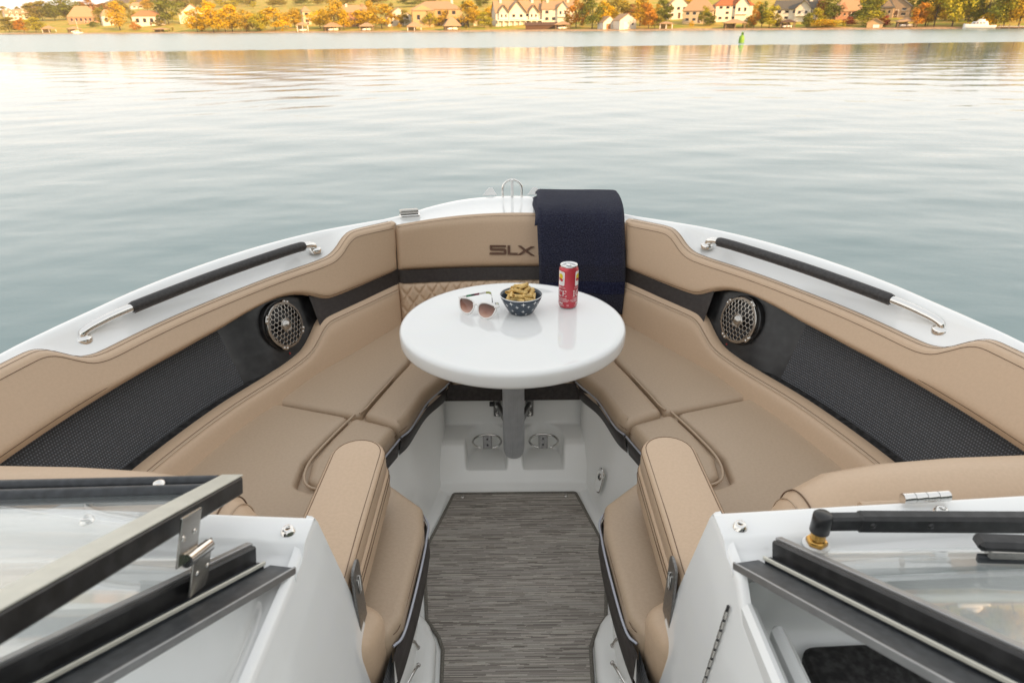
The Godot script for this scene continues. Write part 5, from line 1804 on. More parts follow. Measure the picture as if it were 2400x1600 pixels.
	["amber", 94.1, 5.79, -277.3, 3.6, 3.2],
	["green", 77.8, 0.92, -224.9, 3.1, 6.6],
	["olive", 83.4, 2.48, -241.5, 2.3, 2.8],
	["moss", 78.9, 0.69, -221.3, 5.7, 5.7],
	["amber", 99.0, 5.61, -272.5, 3.2, 3.2],
	["green", 81.5, 0.86, -222.1, 1.0, 1.2],
	["olive", 81.3, 0.78, -221.3, 3.4, 3.2],
	["olive", 91.2, 3.41, -249.0, 3.5, 3.4],
	["green", 95.6, 3.38, -246.4, 4.3, 3.8],
	["moss", 106.8, 5.38, -265.6, 3.2, 3.5],
	["green", 88.8, 0.83, -218.1, 3.3, 3.6],
	["green", 98.4, 3.09, -241.4, 2.5, 2.5],
	["olive", 89.4, 0.84, -217.8, 0.9, 1.1],
	["moss", 91.6, 1.04, -219.1, 4.1, 4.6],
	["rust", 98.8, 2.42, -232.7, 6.0, 7.0],
	["moss", 108.5, 4.62, -255.3, 3.5, 3.6],
	["moss", 101.5, 2.74, -235.3, 3.9, 3.3],
	["gold", 92.9, 0.69, -214.2, 7.8, 1.9],
	["green", 100.2, 2.14, -228.5, 5.3, 6.9],
	["moss", 109.0, 4.08, -248.2, 3.5, 3.4],
	["moss", 95.9, 0.91, -215.4, 1.4, 1.4],
	["moss", 97.2, 0.73, -212.4, 1.3, 1.2],
	["red", 100.2, 1.07, -215.1, 3.5, 2.1],
	["moss", 114.8, 3.77, -241.3, 8.2, 7.0],
	["moss", 112.9, 3.06, -233.5, 3.2, 2.9],
	["green", 108.1, 1.80, -220.2, 8.2, 7.4],
	["moss", 121.1, 4.54, -247.7, 5.7, 6.4],
	["moss", 104.6, 0.92, -211.0, 6.9, 3.7],
	["moss", 105.5, 1.11, -212.8, 1.8, 1.6],
	["moss", 122.3, 4.17, -242.5, 5.7, 5.7],
	["red", 106.7, 0.69, -207.0, 2.7, 2.7],
	["olive", 126.6, 3.71, -234.4, 4.5, 5.0],
	["orange", 112.9, 0.54, -201.9, 4.7, 5.8],
	["green", 127.4, 3.12, -226.7, 4.7, 5.8],
	["green", 117.3, 1.03, -205.7, 6.0, 9.4],
	["amber", 118.0, 1.06, -205.8, 3.4, 4.2],
	["olive", 131.7, 3.58, -230.2, 6.6, 6.1],
	["amber", 118.0, 0.81, -202.6, 5.2, 8.3],
	["green", 133.2, 3.36, -226.7, 4.8, 5.9],
	["amber", 127.9, 2.21, -215.0, 3.9, 3.4],
	["moss", 121.1, 0.68, -199.4, 7.5, 10.1],
	["green", 134.8, 3.05, -222.0, 5.1, 6.3],
	["olive", 132.0, 2.13, -211.9, 4.9, 4.5],
	["olive", 130.7, 1.78, -208.2, 8.5, 9.7],
	["moss", 138.7, 3.06, -220.1, 6.3, 5.5],
	["moss", 128.8, 1.05, -200.1, 4.1, 4.0],
	["green", 140.6, 2.91, -217.2, 6.6, 5.7],
	["green", 127.4, 0.63, -195.5, 8.7, 10.8],
	["gold", 127.0, 0.53, -194.5, 3.4, 3.2],
	["green", 138.6, 2.24, -209.8, 5.1, 4.7],
	["green", 132.5, 1.12, -198.9, 4.4, 4.0],
	["moss", 130.4, 0.50, -192.4, 5.2, 8.1],
	["olive", 147.5, 3.28, -218.3, 5.0, 5.9],
	["olive", 140.7, 1.74, -202.6, 4.5, 4.4],
	["olive", 146.2, 2.63, -210.8, 5.2, 5.1],
	["amber", 133.2, 0.48, -190.6, 7.1, 10.2],
]

# ---------------------------------------------------------------- far shore
const SHORE_A := Vector2(0, -258)
const SHORE_D := Vector2(0.888, 0.460)
const SHORE_N := Vector2(0.460, -0.888)

func shore_point(t: float, s: float) -> Vector2:
	return SHORE_A + SHORE_D * t + SHORE_N * s

func ground_y(s: float) -> float:
	if s < 0: return 0.35 + s * 0.12
	return 0.35 + 0.09 * minf(s, 330.0) + 0.02 * maxf(s - 330.0, 0)

func make_shore_materials() -> void:
	var g := Gradient.new()
	g.offsets = PackedFloat32Array([0.2, 0.42, 0.6, 0.8])
	g.colors = PackedColorArray([lin(0.20, 0.26, 0.035), lin(0.40, 0.32, 0.07), lin(0.50, 0.34, 0.10), lin(0.26, 0.29, 0.04)])
	var gm := mat(Color.WHITE, 0.95, 0.0, 0.2)
	gm.albedo_texture = noise_tex(0.012, 512, false, 1, g, 4, 5)
	M.grass = tri_uv(gm, 0.012)
	M.bank = grained(lin(0.46, 0.30, 0.17), 0.9, 0.03, 0.08, 0.2)
	M.wood_hill = grained(lin(0.15, 0.085, 0.045), 0.95, 0.05, 0.02, 0.45)
	M.forest = grained(lin(0.035, 0.05, 0.02), 0.95, 0.05, 0.03, 0.4)
	for k in [["white", 0.72, 0.68, 0.60], ["cream", 0.55, 0.44, 0.30], ["brick", 0.40, 0.22, 0.14], ["sand", 0.50, 0.36, 0.19], ["dark", 0.05, 0.05, 0.055], ["stone", 0.36, 0.27, 0.19]]:
		M["wall_" + k[0]] = grained(lin(k[1], k[2], k[3]), 0.85, 0.05, 0.3, 0.06, 1, 0)
	for k in [["tan", 0.42, 0.27, 0.155], ["orange", 0.42, 0.20, 0.085], ["red", 0.40, 0.12, 0.04], ["grey", 0.10, 0.095, 0.085], ["brown", 0.10, 0.05, 0.03]]:
		M["roof_" + k[0]] = grained(lin(k[1], k[2], k[3]), 0.85, 0.06, 0.3, 0.12, 1, 0)
	M.window = mat(lin(0.02, 0.022, 0.028), 0.15)
	M.trim = mat(lin(0.75, 0.72, 0.66), 0.6)
	M.dock = grained(lin(0.30, 0.21, 0.13), 0.9, 0.05, 0.3, 0.2)
	M.bark = grained(lin(0.09, 0.06, 0.04), 0.95, 0.05, 0.8, 0.3)
	M.boat_white = mat(lin(0.78, 0.77, 0.74), 0.25)
	M.buoy = grained(lin(0.18, 0.38, 0.03), 0.5, 0.05, 2.0, 0.12, 1, 0)
	M.buoy_dark = mat(lin(0.03, 0.10, 0.04), 0.5)
	for k in [["gold", 0.68, 0.44, 0.008], ["amber", 0.52, 0.34, 0.025], ["orange", 0.52, 0.23, 0.025], ["rust", 0.34, 0.16, 0.045], ["red", 0.27, 0.055, 0.022], ["olive", 0.26, 0.22, 0.035], ["moss", 0.40, 0.36, 0.03], ["green", 0.15, 0.175, 0.025]]:
		var m := mat(lin(k[1], k[2], k[3]), 0.75, 0.0, 0.25)
		m.vertex_color_use_as_albedo = true
		m.backlight_enabled = true
		m.backlight = Color(0.3, 0.26, 0.12)
		M["leaf_" + k[0]] = m

func facing(p: Vector3) -> float:
	return atan2(-p.x, -p.z)

func prism_roof(w: float, d: float, h: float, kind: String, over := 0.5, thick := 0.22) -> ArrayMesh:
	# ridge along x for "side", along z for "gable"; hipped shortens the ridge
	var st := begin(false)
	var hw := w / 2 + over
	var hd := d / 2 + over
	var r0: Vector3
	var r1: Vector3
	if kind == "gable":
		r0 = Vector3(0, h, hd); r1 = Vector3(0, h, -hd)
	elif kind == "side":
		r0 = Vector3(-hw, h, 0); r1 = Vector3(hw, h, 0)
	else:
		var k := maxf(hw - hd * 0.95, hw * 0.12)
		r0 = Vector3(-k, h, 0); r1 = Vector3(k, h, 0)
	var c := [Vector3(-hw, 0, hd), Vector3(hw, 0, hd), Vector3(hw, 0, -hd), Vector3(-hw, 0, -hd)]
	for off in [Vector3.ZERO, Vector3.DOWN * thick]:
		if kind == "gable":
			quad(st, c[0] + off, r0 + off, r1 + off, c[3] + off)
			quad(st, c[1] + off, c[2] + off, r1 + off, r0 + off)
		else:
			quad(st, c[0] + off, r0 + off, r1 + off, c[1] + off)
			quad(st, c[2] + off, r1 + off, r0 + off, c[3] + off)
			if kind != "side":
				tri(st, c[1] + off, r1 + off, c[2] + off)
				tri(st, c[3] + off, r0 + off, c[0] + off)
	var loop := [c[0], c[1], c[2], c[3]]
	if kind == "gable": loop = [c[0], r0, c[1], c[2], r1, c[3]]
	if kind == "side": loop = [c[0], c[1], r1, c[2], c[3], r0]
	for i in loop.size():
		var a: Vector3 = loop[i]
		var b: Vector3 = loop[(i + 1) % loop.size()]
		quad(st, a, b, b + Vector3.DOWN * thick, a + Vector3.DOWN * thick)
	return done(st)

func house_body(w: float, d: float, wh: float, rh: float, kind: String) -> ArrayMesh:
	var st := begin(false)
	var x := w / 2
	var z := d / 2
	var b := -1.6
	var c := [Vector3(-x, 0, z), Vector3(x, 0, z), Vector3(x, 0, -z), Vector3(-x, 0, -z)]
	for i in 4:
		var p: Vector3 = c[i]
		var q: Vector3 = c[(i + 1) % 4]
		quad(st, p + Vector3.UP * wh, q + Vector3.UP * wh, q + Vector3.UP * b, p + Vector3.UP * b)
	quad(st, c[0] + Vector3.UP * wh, c[3] + Vector3.UP * wh, c[2] + Vector3.UP * wh, c[1] + Vector3.UP * wh)
	if kind == "gable":
		for s in [-1, 1]: tri(st, Vector3(-x, wh, z * s), Vector3(0, wh + rh * 0.93, z * s), Vector3(x, wh, z * s))
	if kind == "side":
		for s in [-1, 1]: tri(st, Vector3(x * s, wh, z), Vector3(x * s, wh + rh * 0.93, 0), Vector3(x * s, wh, -z))
	return done(st)

func window_on(parent: Node3D, x: float, y: float, z: float, w: float, h: float, trimmed := true) -> void:
	var f := part(parent, "window", rbox(Vector3(w, h, 0.08), 0.01), M.window, Vector3(x, y, z))
	if trimmed:
		part(f, "sill", rbox(Vector3(w * 1.2, 0.12, 0.16), 0.02), M.trim, Vector3(0, -h / 2 - 0.05, 0.03))

func build_houses() -> void:
	var n := 0
	for h in HOUSES:
		var p := Vector3(h[0], h[1], h[2])
		var w: float = h[3]
		var wh: float = h[4]
		var rh: float = h[5]
		var d := clampf(w * 0.6, 4.0, 11.0)
		var turn := facing(p) + (0.18 if n % 2 == 0 else -0.12)
		var o := thing("lake_house", h[12], "house", p, turn, "houses along the far shore")
		var back := Vector3(0, 0, -d / 2)
		var body := part(o, "wall", house_body(w, d, wh, rh, h[6]), M["wall_" + h[7]], back)
		part(o, "roof", prism_roof(w, d, rh, h[6], 0.35, 0.18), M["roof_" + h[8]], back + Vector3.UP * (wh + 0.05))
		var rows: int = h[9]
		var cols: int = h[10]
		for r in rows:
			for c in cols:
				if (r * 7 + c * 3 + n) % 6 == 5: continue
				var wx := (float(c) + 0.5) / cols * w * 0.9 - w * 0.45
				window_on(o, wx, wh * (r + 0.55) / rows, 0.02, w / cols * 0.42, wh / rows * 0.46)
		var door := part(o, "door", rbox(Vector3(0.9, 1.9, 0.1), 0.02), M.roof_brown, Vector3(w * 0.06, 0.95, 0.03))
		part(door, "door_frame", rbox(Vector3(1.15, 2.1, 0.06), 0.02), M.trim, Vector3(0, 0.05, -0.02))
		for c in h[11]:
			var cx := w * (0.32 if c == 0 else -0.36)
			part(o, "chimney", rbox(Vector3(0.9, rh * 0.7 + 1.4, 0.9), 0.05), M.wall_white if h[7] != "brick" or c > 0 else M.wall_brick, Vector3(cx, wh + rh * 0.45 + 0.4, -d * 0.42))
		match h[13]:
			"dormer":
				for k in 3:
					var dm := part(o, "dormer", house_body(1.6, 2.0, 1.3, 0.8, "gable"), M.wall_white, Vector3((k - 1) * w * 0.26, wh + 0.1, -1.4))
					part(dm, "dormer_window", rbox(Vector3(0.7, 0.8, 0.08), 0.01), M.window, Vector3(0, 0.75, 1.02))
			"wing":
				var wg := part(o, "wing", house_body(w * 0.42, d * 0.7, wh * 0.92, rh * 0.7, "gable"), M["wall_" + h[7]], Vector3(-w * 0.24, 0, 0.4))
				part(wg, "wing_roof", prism_roof(w * 0.42, d * 0.7, rh * 0.7, "hip", 0.3, 0.15), M["roof_" + h[8]], Vector3.UP * (wh * 0.92 + 0.04))
				for k in 2: window_on(o, -w * 0.24 + (k - 0.5) * w * 0.18, wh * 0.5, d * 0.35 + 0.42, w * 0.06, wh * 0.3)
			"gable1", "gables":
				for k in (1 if h[13] == "gable1" else 3):
					var gx: float = w * 0.20 if h[13] == "gable1" else w * [-0.34, -0.05, 0.30][k]
					var gw: float = w * (0.36 if k == 1 or h[13] == "gable1" else 0.20)
					var gh := rh * (0.95 if k == 1 or h[13] == "gable1" else 0.62)
					var fg := part(o, "front_gable", house_body(gw, 3.0, wh * 1.02, gh, "gable"), M["wall_" + h[7]], Vector3(gx, 0, -0.6))
					part(fg, "gable_roof", prism_roof(gw, d, gh, "gable", 0.25, 0.16), M["roof_" + h[8]], Vector3(0, wh * 1.02 + 0.05, -d * 0.35 + 0.8))
					for q in 2: window_on(o, gx + (q - 0.5) * gw * 0.44, wh * 0.72, 0.93, gw * 0.16, wh * 0.24)
					part(o, "balcony", rbox(Vector3(gw * 0.8, 0.12, 0.9), 0.02), M.trim, Vector3(gx, wh * 0.42, 1.2))
		if h[13] == "gables":
			for k in 9:
				part(o, "arcade_post", rbox(Vector3(0.35, 1.9, 0.35), 0.03), M.trim, Vector3(lerpf(-w * 0.47, w * 0.47, k / 8.0), 0.2, 1.9))
			part(o, "arcade_beam", rbox(Vector3(w * 0.98, 0.35, 2.2), 0.03), M.trim, Vector3(0, 1.3, 1.2))
		n += 1
	for h in WHITE_SHEDS:
		var p := Vector3(h[0], 0.30, h[1])
		var o := thing("white_boathouse", h[5], "boathouse", p, facing(p) + 0.5, "white gabled boathouses")
		var w: float = h[2] * 0.92
		part(o, "wall", house_body(w, w * 0.9, h[3], h[4], "gable"), M.wall_white, Vector3(0, 0, -w * 0.35))
		part(o, "roof", prism_roof(w, w * 0.9, h[4], "gable", 0.2, 0.14), M.roof_tan, Vector3(0, h[3] + 0.03, -w * 0.35))
		part(o, "door", rbox(Vector3(w * 0.34, h[3] * 0.8, 0.1), 0.02), M.roof_orange if n % 2 == 0 else M.trim, Vector3(-w * 0.1, h[3] * 0.4, w * 0.1 + 0.02))
		window_on(o, w * 0.28, h[3] * 0.6, w * 0.1 + 0.02, w * 0.12, h[3] * 0.22)
		n += 1

func small_boat(label: String, at: Vector3, turn: float, len: float) -> Node3D:
	var b := thing("moored_motorboat", label, "boat", at, turn, "white boats under the boathouses")
	var rings := []
	for k in 9:
		var f := k / 8.0
		var w := 0.16 * len * sqrt(maxf(0.02, 1 - pow(maxf(0, f - 0.45) / 0.56, 2)))
		var x := (f - 0.5) * len
		rings.append(PackedVector3Array([Vector3(x, 0.13 * len + 0.05 * len * f, w), Vector3(x, 0, w * 0.7), Vector3(x, -0.05 * len, 0), Vector3(x, 0, -w * 0.7), Vector3(x, 0.13 * len + 0.05 * len * f, -w)]))
	part(b, "hull", loft(rings), M.boat_white)
	part(b, "windscreen", rbox(Vector3(len * 0.16, len * 0.07, len * 0.2), 0.02), M.window, Vector3(len * 0.05, len * 0.20, 0))
	return b

func build_boathouses() -> void:
	var k := 0
	for h in BOATHOUSES:
		var p := Vector3(h[0], 0.0, h[1])
		var o := thing("boathouse", h[7], "boathouse", p, facing(p) + 0.15 * sin(k * 2.1), "tan roofed boathouses on the waterline")
		var w: float = h[2]
		var wh: float = h[3] + 0.35
		var d := w * 0.75
		part(o, "deck", rbox(Vector3(w * 0.98, 0.22, d), 0.03), M.dock, Vector3(0, 0.28, -d * 0.3))
		part(o, "roof", prism_roof(w * 0.9, d, h[4], "gable" if h[5] == "closed" else "hip", w * 0.05, 0.16), M.roof_tan if k != 11 else M.roof_brown, Vector3(0, wh, -d * 0.3))
		if h[5] == "closed":
			part(o, "wall", house_body(w * 0.86, d * 0.9, wh, h[4], "gable"), M.wall_sand, Vector3(0, 0, -d * 0.3))
			part(o, "door", rbox(Vector3(w * 0.34, wh * 0.62, 0.1), 0.03), M.boat_white, Vector3(w * 0.08, wh * 0.4, d * 0.16))
		else:
			for x in [-0.42, 0.0, 0.42]:
				for z in [-0.75, 0.12]:
					part(o, "post", rbox(Vector3(0.26, wh + 0.4, 0.26), 0.03), M.trim if k % 3 == 0 else M.dock, Vector3(w * x, wh / 2 - 0.2, d * z))
			part(o, "back_wall", rbox(Vector3(w * 0.5, wh * 0.55, 0.1), 0.02), M.wall_sand, Vector3(-w * 0.15, wh * 0.6, -d * 0.78))
		if h[6] == 1:
			small_boat("white motorboat under the %s" % String(h[7]).replace(" with white boat", "").replace(" sheltering a white boat", ""), p + Vector3(0, 0.75, 0).rotated(Vector3.UP, 0), facing(p) + 0.3, minf(w * 0.62, 4.2))
		k += 1
	# low brown shed, docks, yacht, sailing boat, buoy
	var sp := Vector3(11.5, 0.6, -259.0)
	var shed := thing("long_shed", "long low brown waterfront shed in front of the white mansion", "shed", sp, facing(sp))
	part(shed, "wall", house_body(11.0, 4.0, 1.3, 0.9, "side"), M.roof_brown)
	part(shed, "roof", prism_roof(11.0, 4.0, 0.9, "side", 0.3, 0.15), M.roof_brown, Vector3.UP * 1.34)
	for e in [[Vector3(-270.0, 0, -399.0), 14.0, "white planked dock at the far left waterline"], [Vector3(131.5, 0, -188.0), 9.0, "white dock with posts at the far right waterline"]]:
		var at: Vector3 = e[0]
		var dk := thing("dock", e[2], "dock", at, facing(at))
		for q in 12:
			part(dk, "plank", rbox(Vector3(e[1] / 12.0 - 0.05, 0.12, 1.8), 0.02), M.trim, Vector3((q + 0.5 - 6) * e[1] / 12.0, 0.55, 0))
		for q in 5:
			part(dk, "pile", rod(Vector3((q - 2) * e[1] / 4.4, -0.6, 0.8), Vector3((q - 2) * e[1] / 4.4, 1.1, 0.8), 0.11, 8), M.dock)
	var yp := Vector3(124.2, 0.0, -192.6)
	var y := thing("motor_yacht", "white motor yacht with flybridge moored under the tall trees", "yacht", yp, facing(yp) + 0.12)
	var rings := []
	for q in 13:
		var f := q / 12.0
		var w := 0.95 * sqrt(maxf(0.02, 1 - pow(maxf(0, f - 0.4) / 0.61, 2)))
		var x := (0.5 - f) * 7.4
		rings.append(PackedVector3Array([Vector3(x, 0.85 + 0.45 * f * f, w), Vector3(x, 0.15, w * 0.85), Vector3(x, -0.2, 0), Vector3(x, 0.15, -w * 0.85), Vector3(x, 0.85 + 0.45 * f * f, -w)]))
	part(y, "hull", loft(rings), M.boat_white)
	part(y, "cabin", loft([PackedVector3Array([Vector3(-2.2, 0.95, 0.7), Vector3(2.0, 0.85, 0.8), Vector3(2.0, 0.85, -0.8), Vector3(-2.2, 0.95, -0.7)]), PackedVector3Array([Vector3(-1.7, 1.75, 0.6), Vector3(1.5, 1.85, 0.7), Vector3(1.5, 1.85, -0.7), Vector3(-1.7, 1.75, -0.6)])]), M.boat_white)
	part(y, "flybridge", loft([PackedVector3Array([Vector3(-0.9, 1.76, 0.5), Vector3(1.1, 1.8, 0.55), Vector3(1.1, 1.8, -0.55), Vector3(-0.9, 1.76, -0.5)]), PackedVector3Array([Vector3(-0.4, 2.35, 0.45), Vector3(0.9, 2.3, 0.5), Vector3(0.9, 2.3, -0.5), Vector3(-0.4, 2.35, -0.45)])]), M.boat_white)
	for q in 4:
		part(y, "window", rbox(Vector3(0.42, 0.26, 0.06), 0.05), M.window, Vector3(-1.4 + 0.75 * q, 1.42, 0.74 + 0.01 * q))
	part(y, "mast", rod(Vector3(0.2, 2.3, 0), Vector3(0.4, 3.0, 0), 0.04, 6), M.trim)
	var sa := Vector3(-218.5, 0.0, -371.0)
	var s := thing("sailing_boat", "small sailing boat with bare mast beside the white boat", "sailboat", sa, facing(sa) + 0.2)
	rings = []
	for q in 9:
		var f := q / 8.0
		var w := 0.75 * sqrt(maxf(0.02, 1 - pow(maxf(0, f - 0.4) / 0.61, 2)))
		var x := (f - 0.5) * 4.6
		rings.append(PackedVector3Array([Vector3(x, 0.8, w), Vector3(x, 0.1, w * 0.7), Vector3(x, -0.2, 0), Vector3(x, 0.1, -w * 0.7), Vector3(x, 0.8, -w)]))
	part(s, "hull", loft(rings), M.boat_white)
	part(s, "mast", rod(Vector3(0.3, 0.7, 0), Vector3(0.3, 6.6, 0), 0.07, 6), M.trim)
	part(s, "boom", rod(Vector3(0.3, 1.4, 0), Vector3(-1.9, 1.45, 0), 0.07, 6), M.trim)
	var bp := Vector3(27.6, 0, -86.0)
	var b := thing("channel_buoy", "bright green can buoy floating in front of the tan boathouse", "buoy", bp)
	part(b, "float", lathe(PackedVector2Array([Vector2(0, -0.4), Vector2(0.30, -0.3), Vector2(0.33, 0.0), Vector2(0.32, 0.45), Vector2(0.29, 0.62), Vector2(0.16, 0.80), Vector2(0, 0.84)]), 20), M.buoy)
	part(b, "top_mark", lathe(PackedVector2Array([Vector2(0.14, 0.78), Vector2(0.13, 1.10), Vector2(0.05, 1.16), Vector2(0, 1.17)]), 14, Vector3(0.04, 0, 0)), M.buoy)
	part(b, "number_panel", rbox(Vector3(0.14, 0.28, 0.04), 0.02), M.buoy_dark, Vector3(0.06, 0.98, 0.14))

func crown_mesh(sd: int, blobs: int, leaves: int, tall: float) -> ArrayMesh:
	# leaf clumps scattered over uneven lobes, in a box of 1 x 1 x 1 standing on y = 0
	var r := RandomNumberGenerator.new()
	r.seed = sd
	var lob := []
	for k in blobs:
		var a := r.randf() * TAU
		var h := r.randf()
		var reach := 0.36 * sqrt(maxf(0.05, 1 - pow(2 * h - 0.8, 2) * 0.75)) * r.randf_range(0.3, 1.0)
		lob.append([Vector3(cos(a) * reach, 0.12 + h * 0.72, sin(a) * reach), r.randf_range(0.13, 0.24) * (1.0 - 0.25 * h)])
	var vs := PackedVector3Array()
	var ns := PackedVector3Array()
	var cs := PackedColorArray()
	for l in lob:
		var tone := r.randf_range(0.72, 1.15)
		for k in leaves:
			var d := Vector3(r.randfn(), r.randfn(), r.randfn()).normalized()
			var q: float = l[1] * pow(r.randf(), 0.28)
			var c: Vector3 = l[0] + d * q * Vector3(1, 0.85, 1)
			var nn := (d + Vector3(r.randfn(), r.randfn(), r.randfn()) * 0.55).normalized()
			var t := nn.cross(Vector3(r.randfn(), r.randfn(), r.randfn())).normalized()
			var u := nn.cross(t)
			var sz := r.randf_range(0.018, 0.036)
			var col := tone * r.randf_range(0.75, 1.2)
			var pts := [c + t * sz, c + u * sz * 0.7, c - t * sz, c - u * sz * 0.7]
			for i in [0, 2, 1, 0, 3, 2]:
				vs.append(pts[i])
				ns.append(nn)
				cs.append(Color(col * r.randf_range(0.97, 1.03), col, col * 0.9))
	# fit into the unit box
	var lo := vs[0]
	var hi := vs[0]
	for v in vs:
		lo = lo.min(v)
		hi = hi.max(v)
	var wide := maxf(hi.x - lo.x, hi.z - lo.z)
	for k in vs.size():
		vs[k] = Vector3((vs[k].x - (lo.x + hi.x) / 2) / wide, (vs[k].y - lo.y) / (hi.y - lo.y), (vs[k].z - (lo.z + hi.z) / 2) / wide)
	var arr := []
	arr.resize(Mesh.ARRAY_MAX)
	arr[Mesh.ARRAY_VERTEX] = vs
	arr[Mesh.ARRAY_NORMAL] = ns
	arr[Mesh.ARRAY_COLOR] = cs
	var m := ArrayMesh.new()
	m.add_surface_from_arrays(Mesh.PRIMITIVE_TRIANGLES, arr)
	return m

func trunk_mesh(sd: int) -> ArrayMesh:
	var r := RandomNumberGenerator.new()
	r.seed = sd
	var st := begin()
	tube_to(st, PackedVector3Array([Vector3(0, -0.08, 0), Vector3(0.005, 0.12, 0), Vector3(-0.01, 0.35, 0.01), Vector3(0.01, 0.62, 0), Vector3(0, 0.82, 0)]), 0.03, 7, true, false, [0.040, 0.030, 0.024, 0.016, 0.006])
	for k in 5:
		var a := TAU * k / 5 + r.randf()
		var h := 0.2 + 0.09 * k
		tube_to(st, PackedVector3Array([Vector3(0, h, 0), Vector3(cos(a) * 0.14, h + 0.12, sin(a) * 0.14), Vector3(cos(a) * 0.27, h + 0.26, sin(a) * 0.27)]), 0.01, 5, true, false, [0.015, 0.010, 0.004])
	return done(st)

func build_trees() -> void:
	var crowns := []
	for k in 6: crowns.append(crown_mesh(100 + k, 15 + k, 105, 1.0))
	var trunks := [trunk_mesh(1), trunk_mesh(2)]
	var words := {"gold": "bright golden yellow", "amber": "brownish amber", "orange": "orange leaved", "rust": "rusty brown", "red": "red leaved", "olive": "dull olive", "moss": "yellow green mossy", "green": "dark green"}
	var seen := {}
	var total := {}
	for t in TREES: total[t[0]] = total.get(t[0], 0) + 1
	var ones := ["first", "second", "third", "fourth", "fifth", "sixth", "seventh", "eighth", "ninth", "tenth", "eleventh", "twelfth", "thirteenth", "fourteenth", "fifteenth", "sixteenth", "seventeenth", "eighteenth", "nineteenth"]
	var nth := ones.duplicate()
	for e in [["twentieth", "twenty"], ["thirtieth", "thirty"], ["fortieth", "forty"], ["fiftieth", "fifty"], ["sixtieth", "sixty"]]:
		nth.append(e[0])
		for k in 9: nth.append(e[1] + "-" + ones[k])
	var i := 0
	rng.seed = 77
	for t in TREES:
		var k: String = t[0]
		seen[k] = seen.get(k, -1) + 1
		var low: bool = t[5] < 4.2
		var o := thing("shore_shrub" if low else "shore_tree", "%s %s on the far shore, %s of its colour from the left" % [words[k], "shrub" if low else "tree", nth[seen[k]]], "shrub" if low else "tree", Vector3(t[1], t[2], t[3]), rng.randf() * TAU, "autumn trees on the far shore")
		var tr := part(o, "trunk", trunks[i % 2], M.bark)
		tr.scale = Vector3(t[5] * 0.6, t[5] * 0.95, t[5] * 0.6)
		var cr := part(o, "crown", crowns[rng.randi_range(0, 5)], M["leaf_" + k])
		var lift: float = 0.0 if low else t[5] * 0.12
		cr.scale = Vector3(t[4] * 1.42, (t[5] - lift) * 1.14, t[4] * 1.42)
		cr.position.y = lift - t[5] * 0.04
		i += 1

func build_terrain() -> void:
	var rows := []
	var nz := FastNoiseLite.new()
	nz.frequency = 0.012
	nz.seed = 3
	var ss := [-8.0, -1.5, 0.0, 3.0, 8.0, 16.0, 30.0, 50.0, 80.0, 120.0, 170.0, 230.0, 300.0, 380.0, 480.0]
	for s in ss:
		var row := PackedVector3Array()
		for k in 121:
			var t := lerpf(-760, 520, k / 120.0)
			var p := shore_point(t, s + (nz.get_noise_1d(t * 3) * 2.0 if s < 1 else 0.0))
			row.append(Vector3(p.x, ground_y(s) - 0.25 + (nz.get_noise_2d(p.x, p.y) * 0.25 if s > 5 else 0.0) - (0.25 if s <= 0 else 0.0), p.y))
		rows.append(row)
	struct("far_bank_ground", skin(rows), M.grass, "sunlit straw and green lawns rising from the far waterline")
	# pale sandy waterline strip
	rows = []
	for e in [[-2.2, -0.25], [-0.9, 0.16], [0.6, 0.34], [2.4, 0.52]]:
		var row := PackedVector3Array()
		for k in 121:
			var t := lerpf(-760, 520, k / 120.0)
			var p := shore_point(t, e[0] + nz.get_noise_1d(t * 3) * 2.0)
			row.append(Vector3(p.x, e[1] + 0.06 * nz.get_noise_1d(t * 9), p.y))
		rows.append(row)
	struct("shore_bank", skin(rows), M.bank, "narrow pale sandy bank along the far waterline")
	# wooded hill far behind on the left
	rows = []
	for j in 13:
		var s := 420.0 + j * 45
		var row := PackedVector3Array()
		for k in 61:
			var t := lerpf(-1500, 900, k / 60.0)
			var p := shore_point(t, s)
			var crest := 62.0 * exp(-pow((t + 820) / 210.0, 2)) + 16.0 * exp(-pow((t - 250) / 420.0, 2))
			row.append(Vector3(p.x, 20 + (crest + 9 * nz.get_noise_2d(p.x, p.y)) * sin(PI * j / 12.0), p.y))
		rows.append(row)
	struct("wooded_hill", skin(rows), M.wood_hill, "hazy brown wooded hill behind the far left houses")
	# the wooded ridge behind the viewer, which keeps the boat out of the low sun
	rows = []
	for j in 15:
		var row := PackedVector3Array()
		for k in 31:
			var a := lerpf(-150, 150, k / 30.0)
			var b := lerpf(28, 165, j / 14.0)
			var dir := Vector2(SUN_FROM.x, SUN_FROM.z).normalized()
			var p := dir * b + Vector2(-dir.y, dir.x) * a
			var h := 50.0 * sin(PI * j / 14.0) * pow(cos(PI / 2 * absf(a) / 150.0), 0.5) + 4.0 * nz.get_noise_2d(p.x * 3, p.y * 3)
			row.append(Vector3(p.x, h - 1.5, p.y))
		rows.append(row)
	struct("wooded_ridge", skin(rows), M.forest, "wooded ridge on the near shore that shades the boat")

# ---------------------------------------------------------------- water
func wave(x: float, z: float, fade: float) -> Vector3:
	# height and slopes
	var h := 0.0
	var sx := 0.0
	var sz := 0.0
	for w in WAVES:
		var amp: float = w[2] * clampf((w[3] * 30.0 - fade) / (w[3] * 18.0), 0.0, 1.0)
		if amp <= 0: continue
		var ph: float = w[0] * x + w[1] * z + w[4] + 1.3 * sin(0.21 * x * w[5] + 0.13 * z + w[4] * 2.0)
		h += amp * sin(ph)
		var c := amp * cos(ph)
		sx += w[0] * c
		sz += w[1] * c
	return Vector3(h, sx, sz)

var WAVES := []

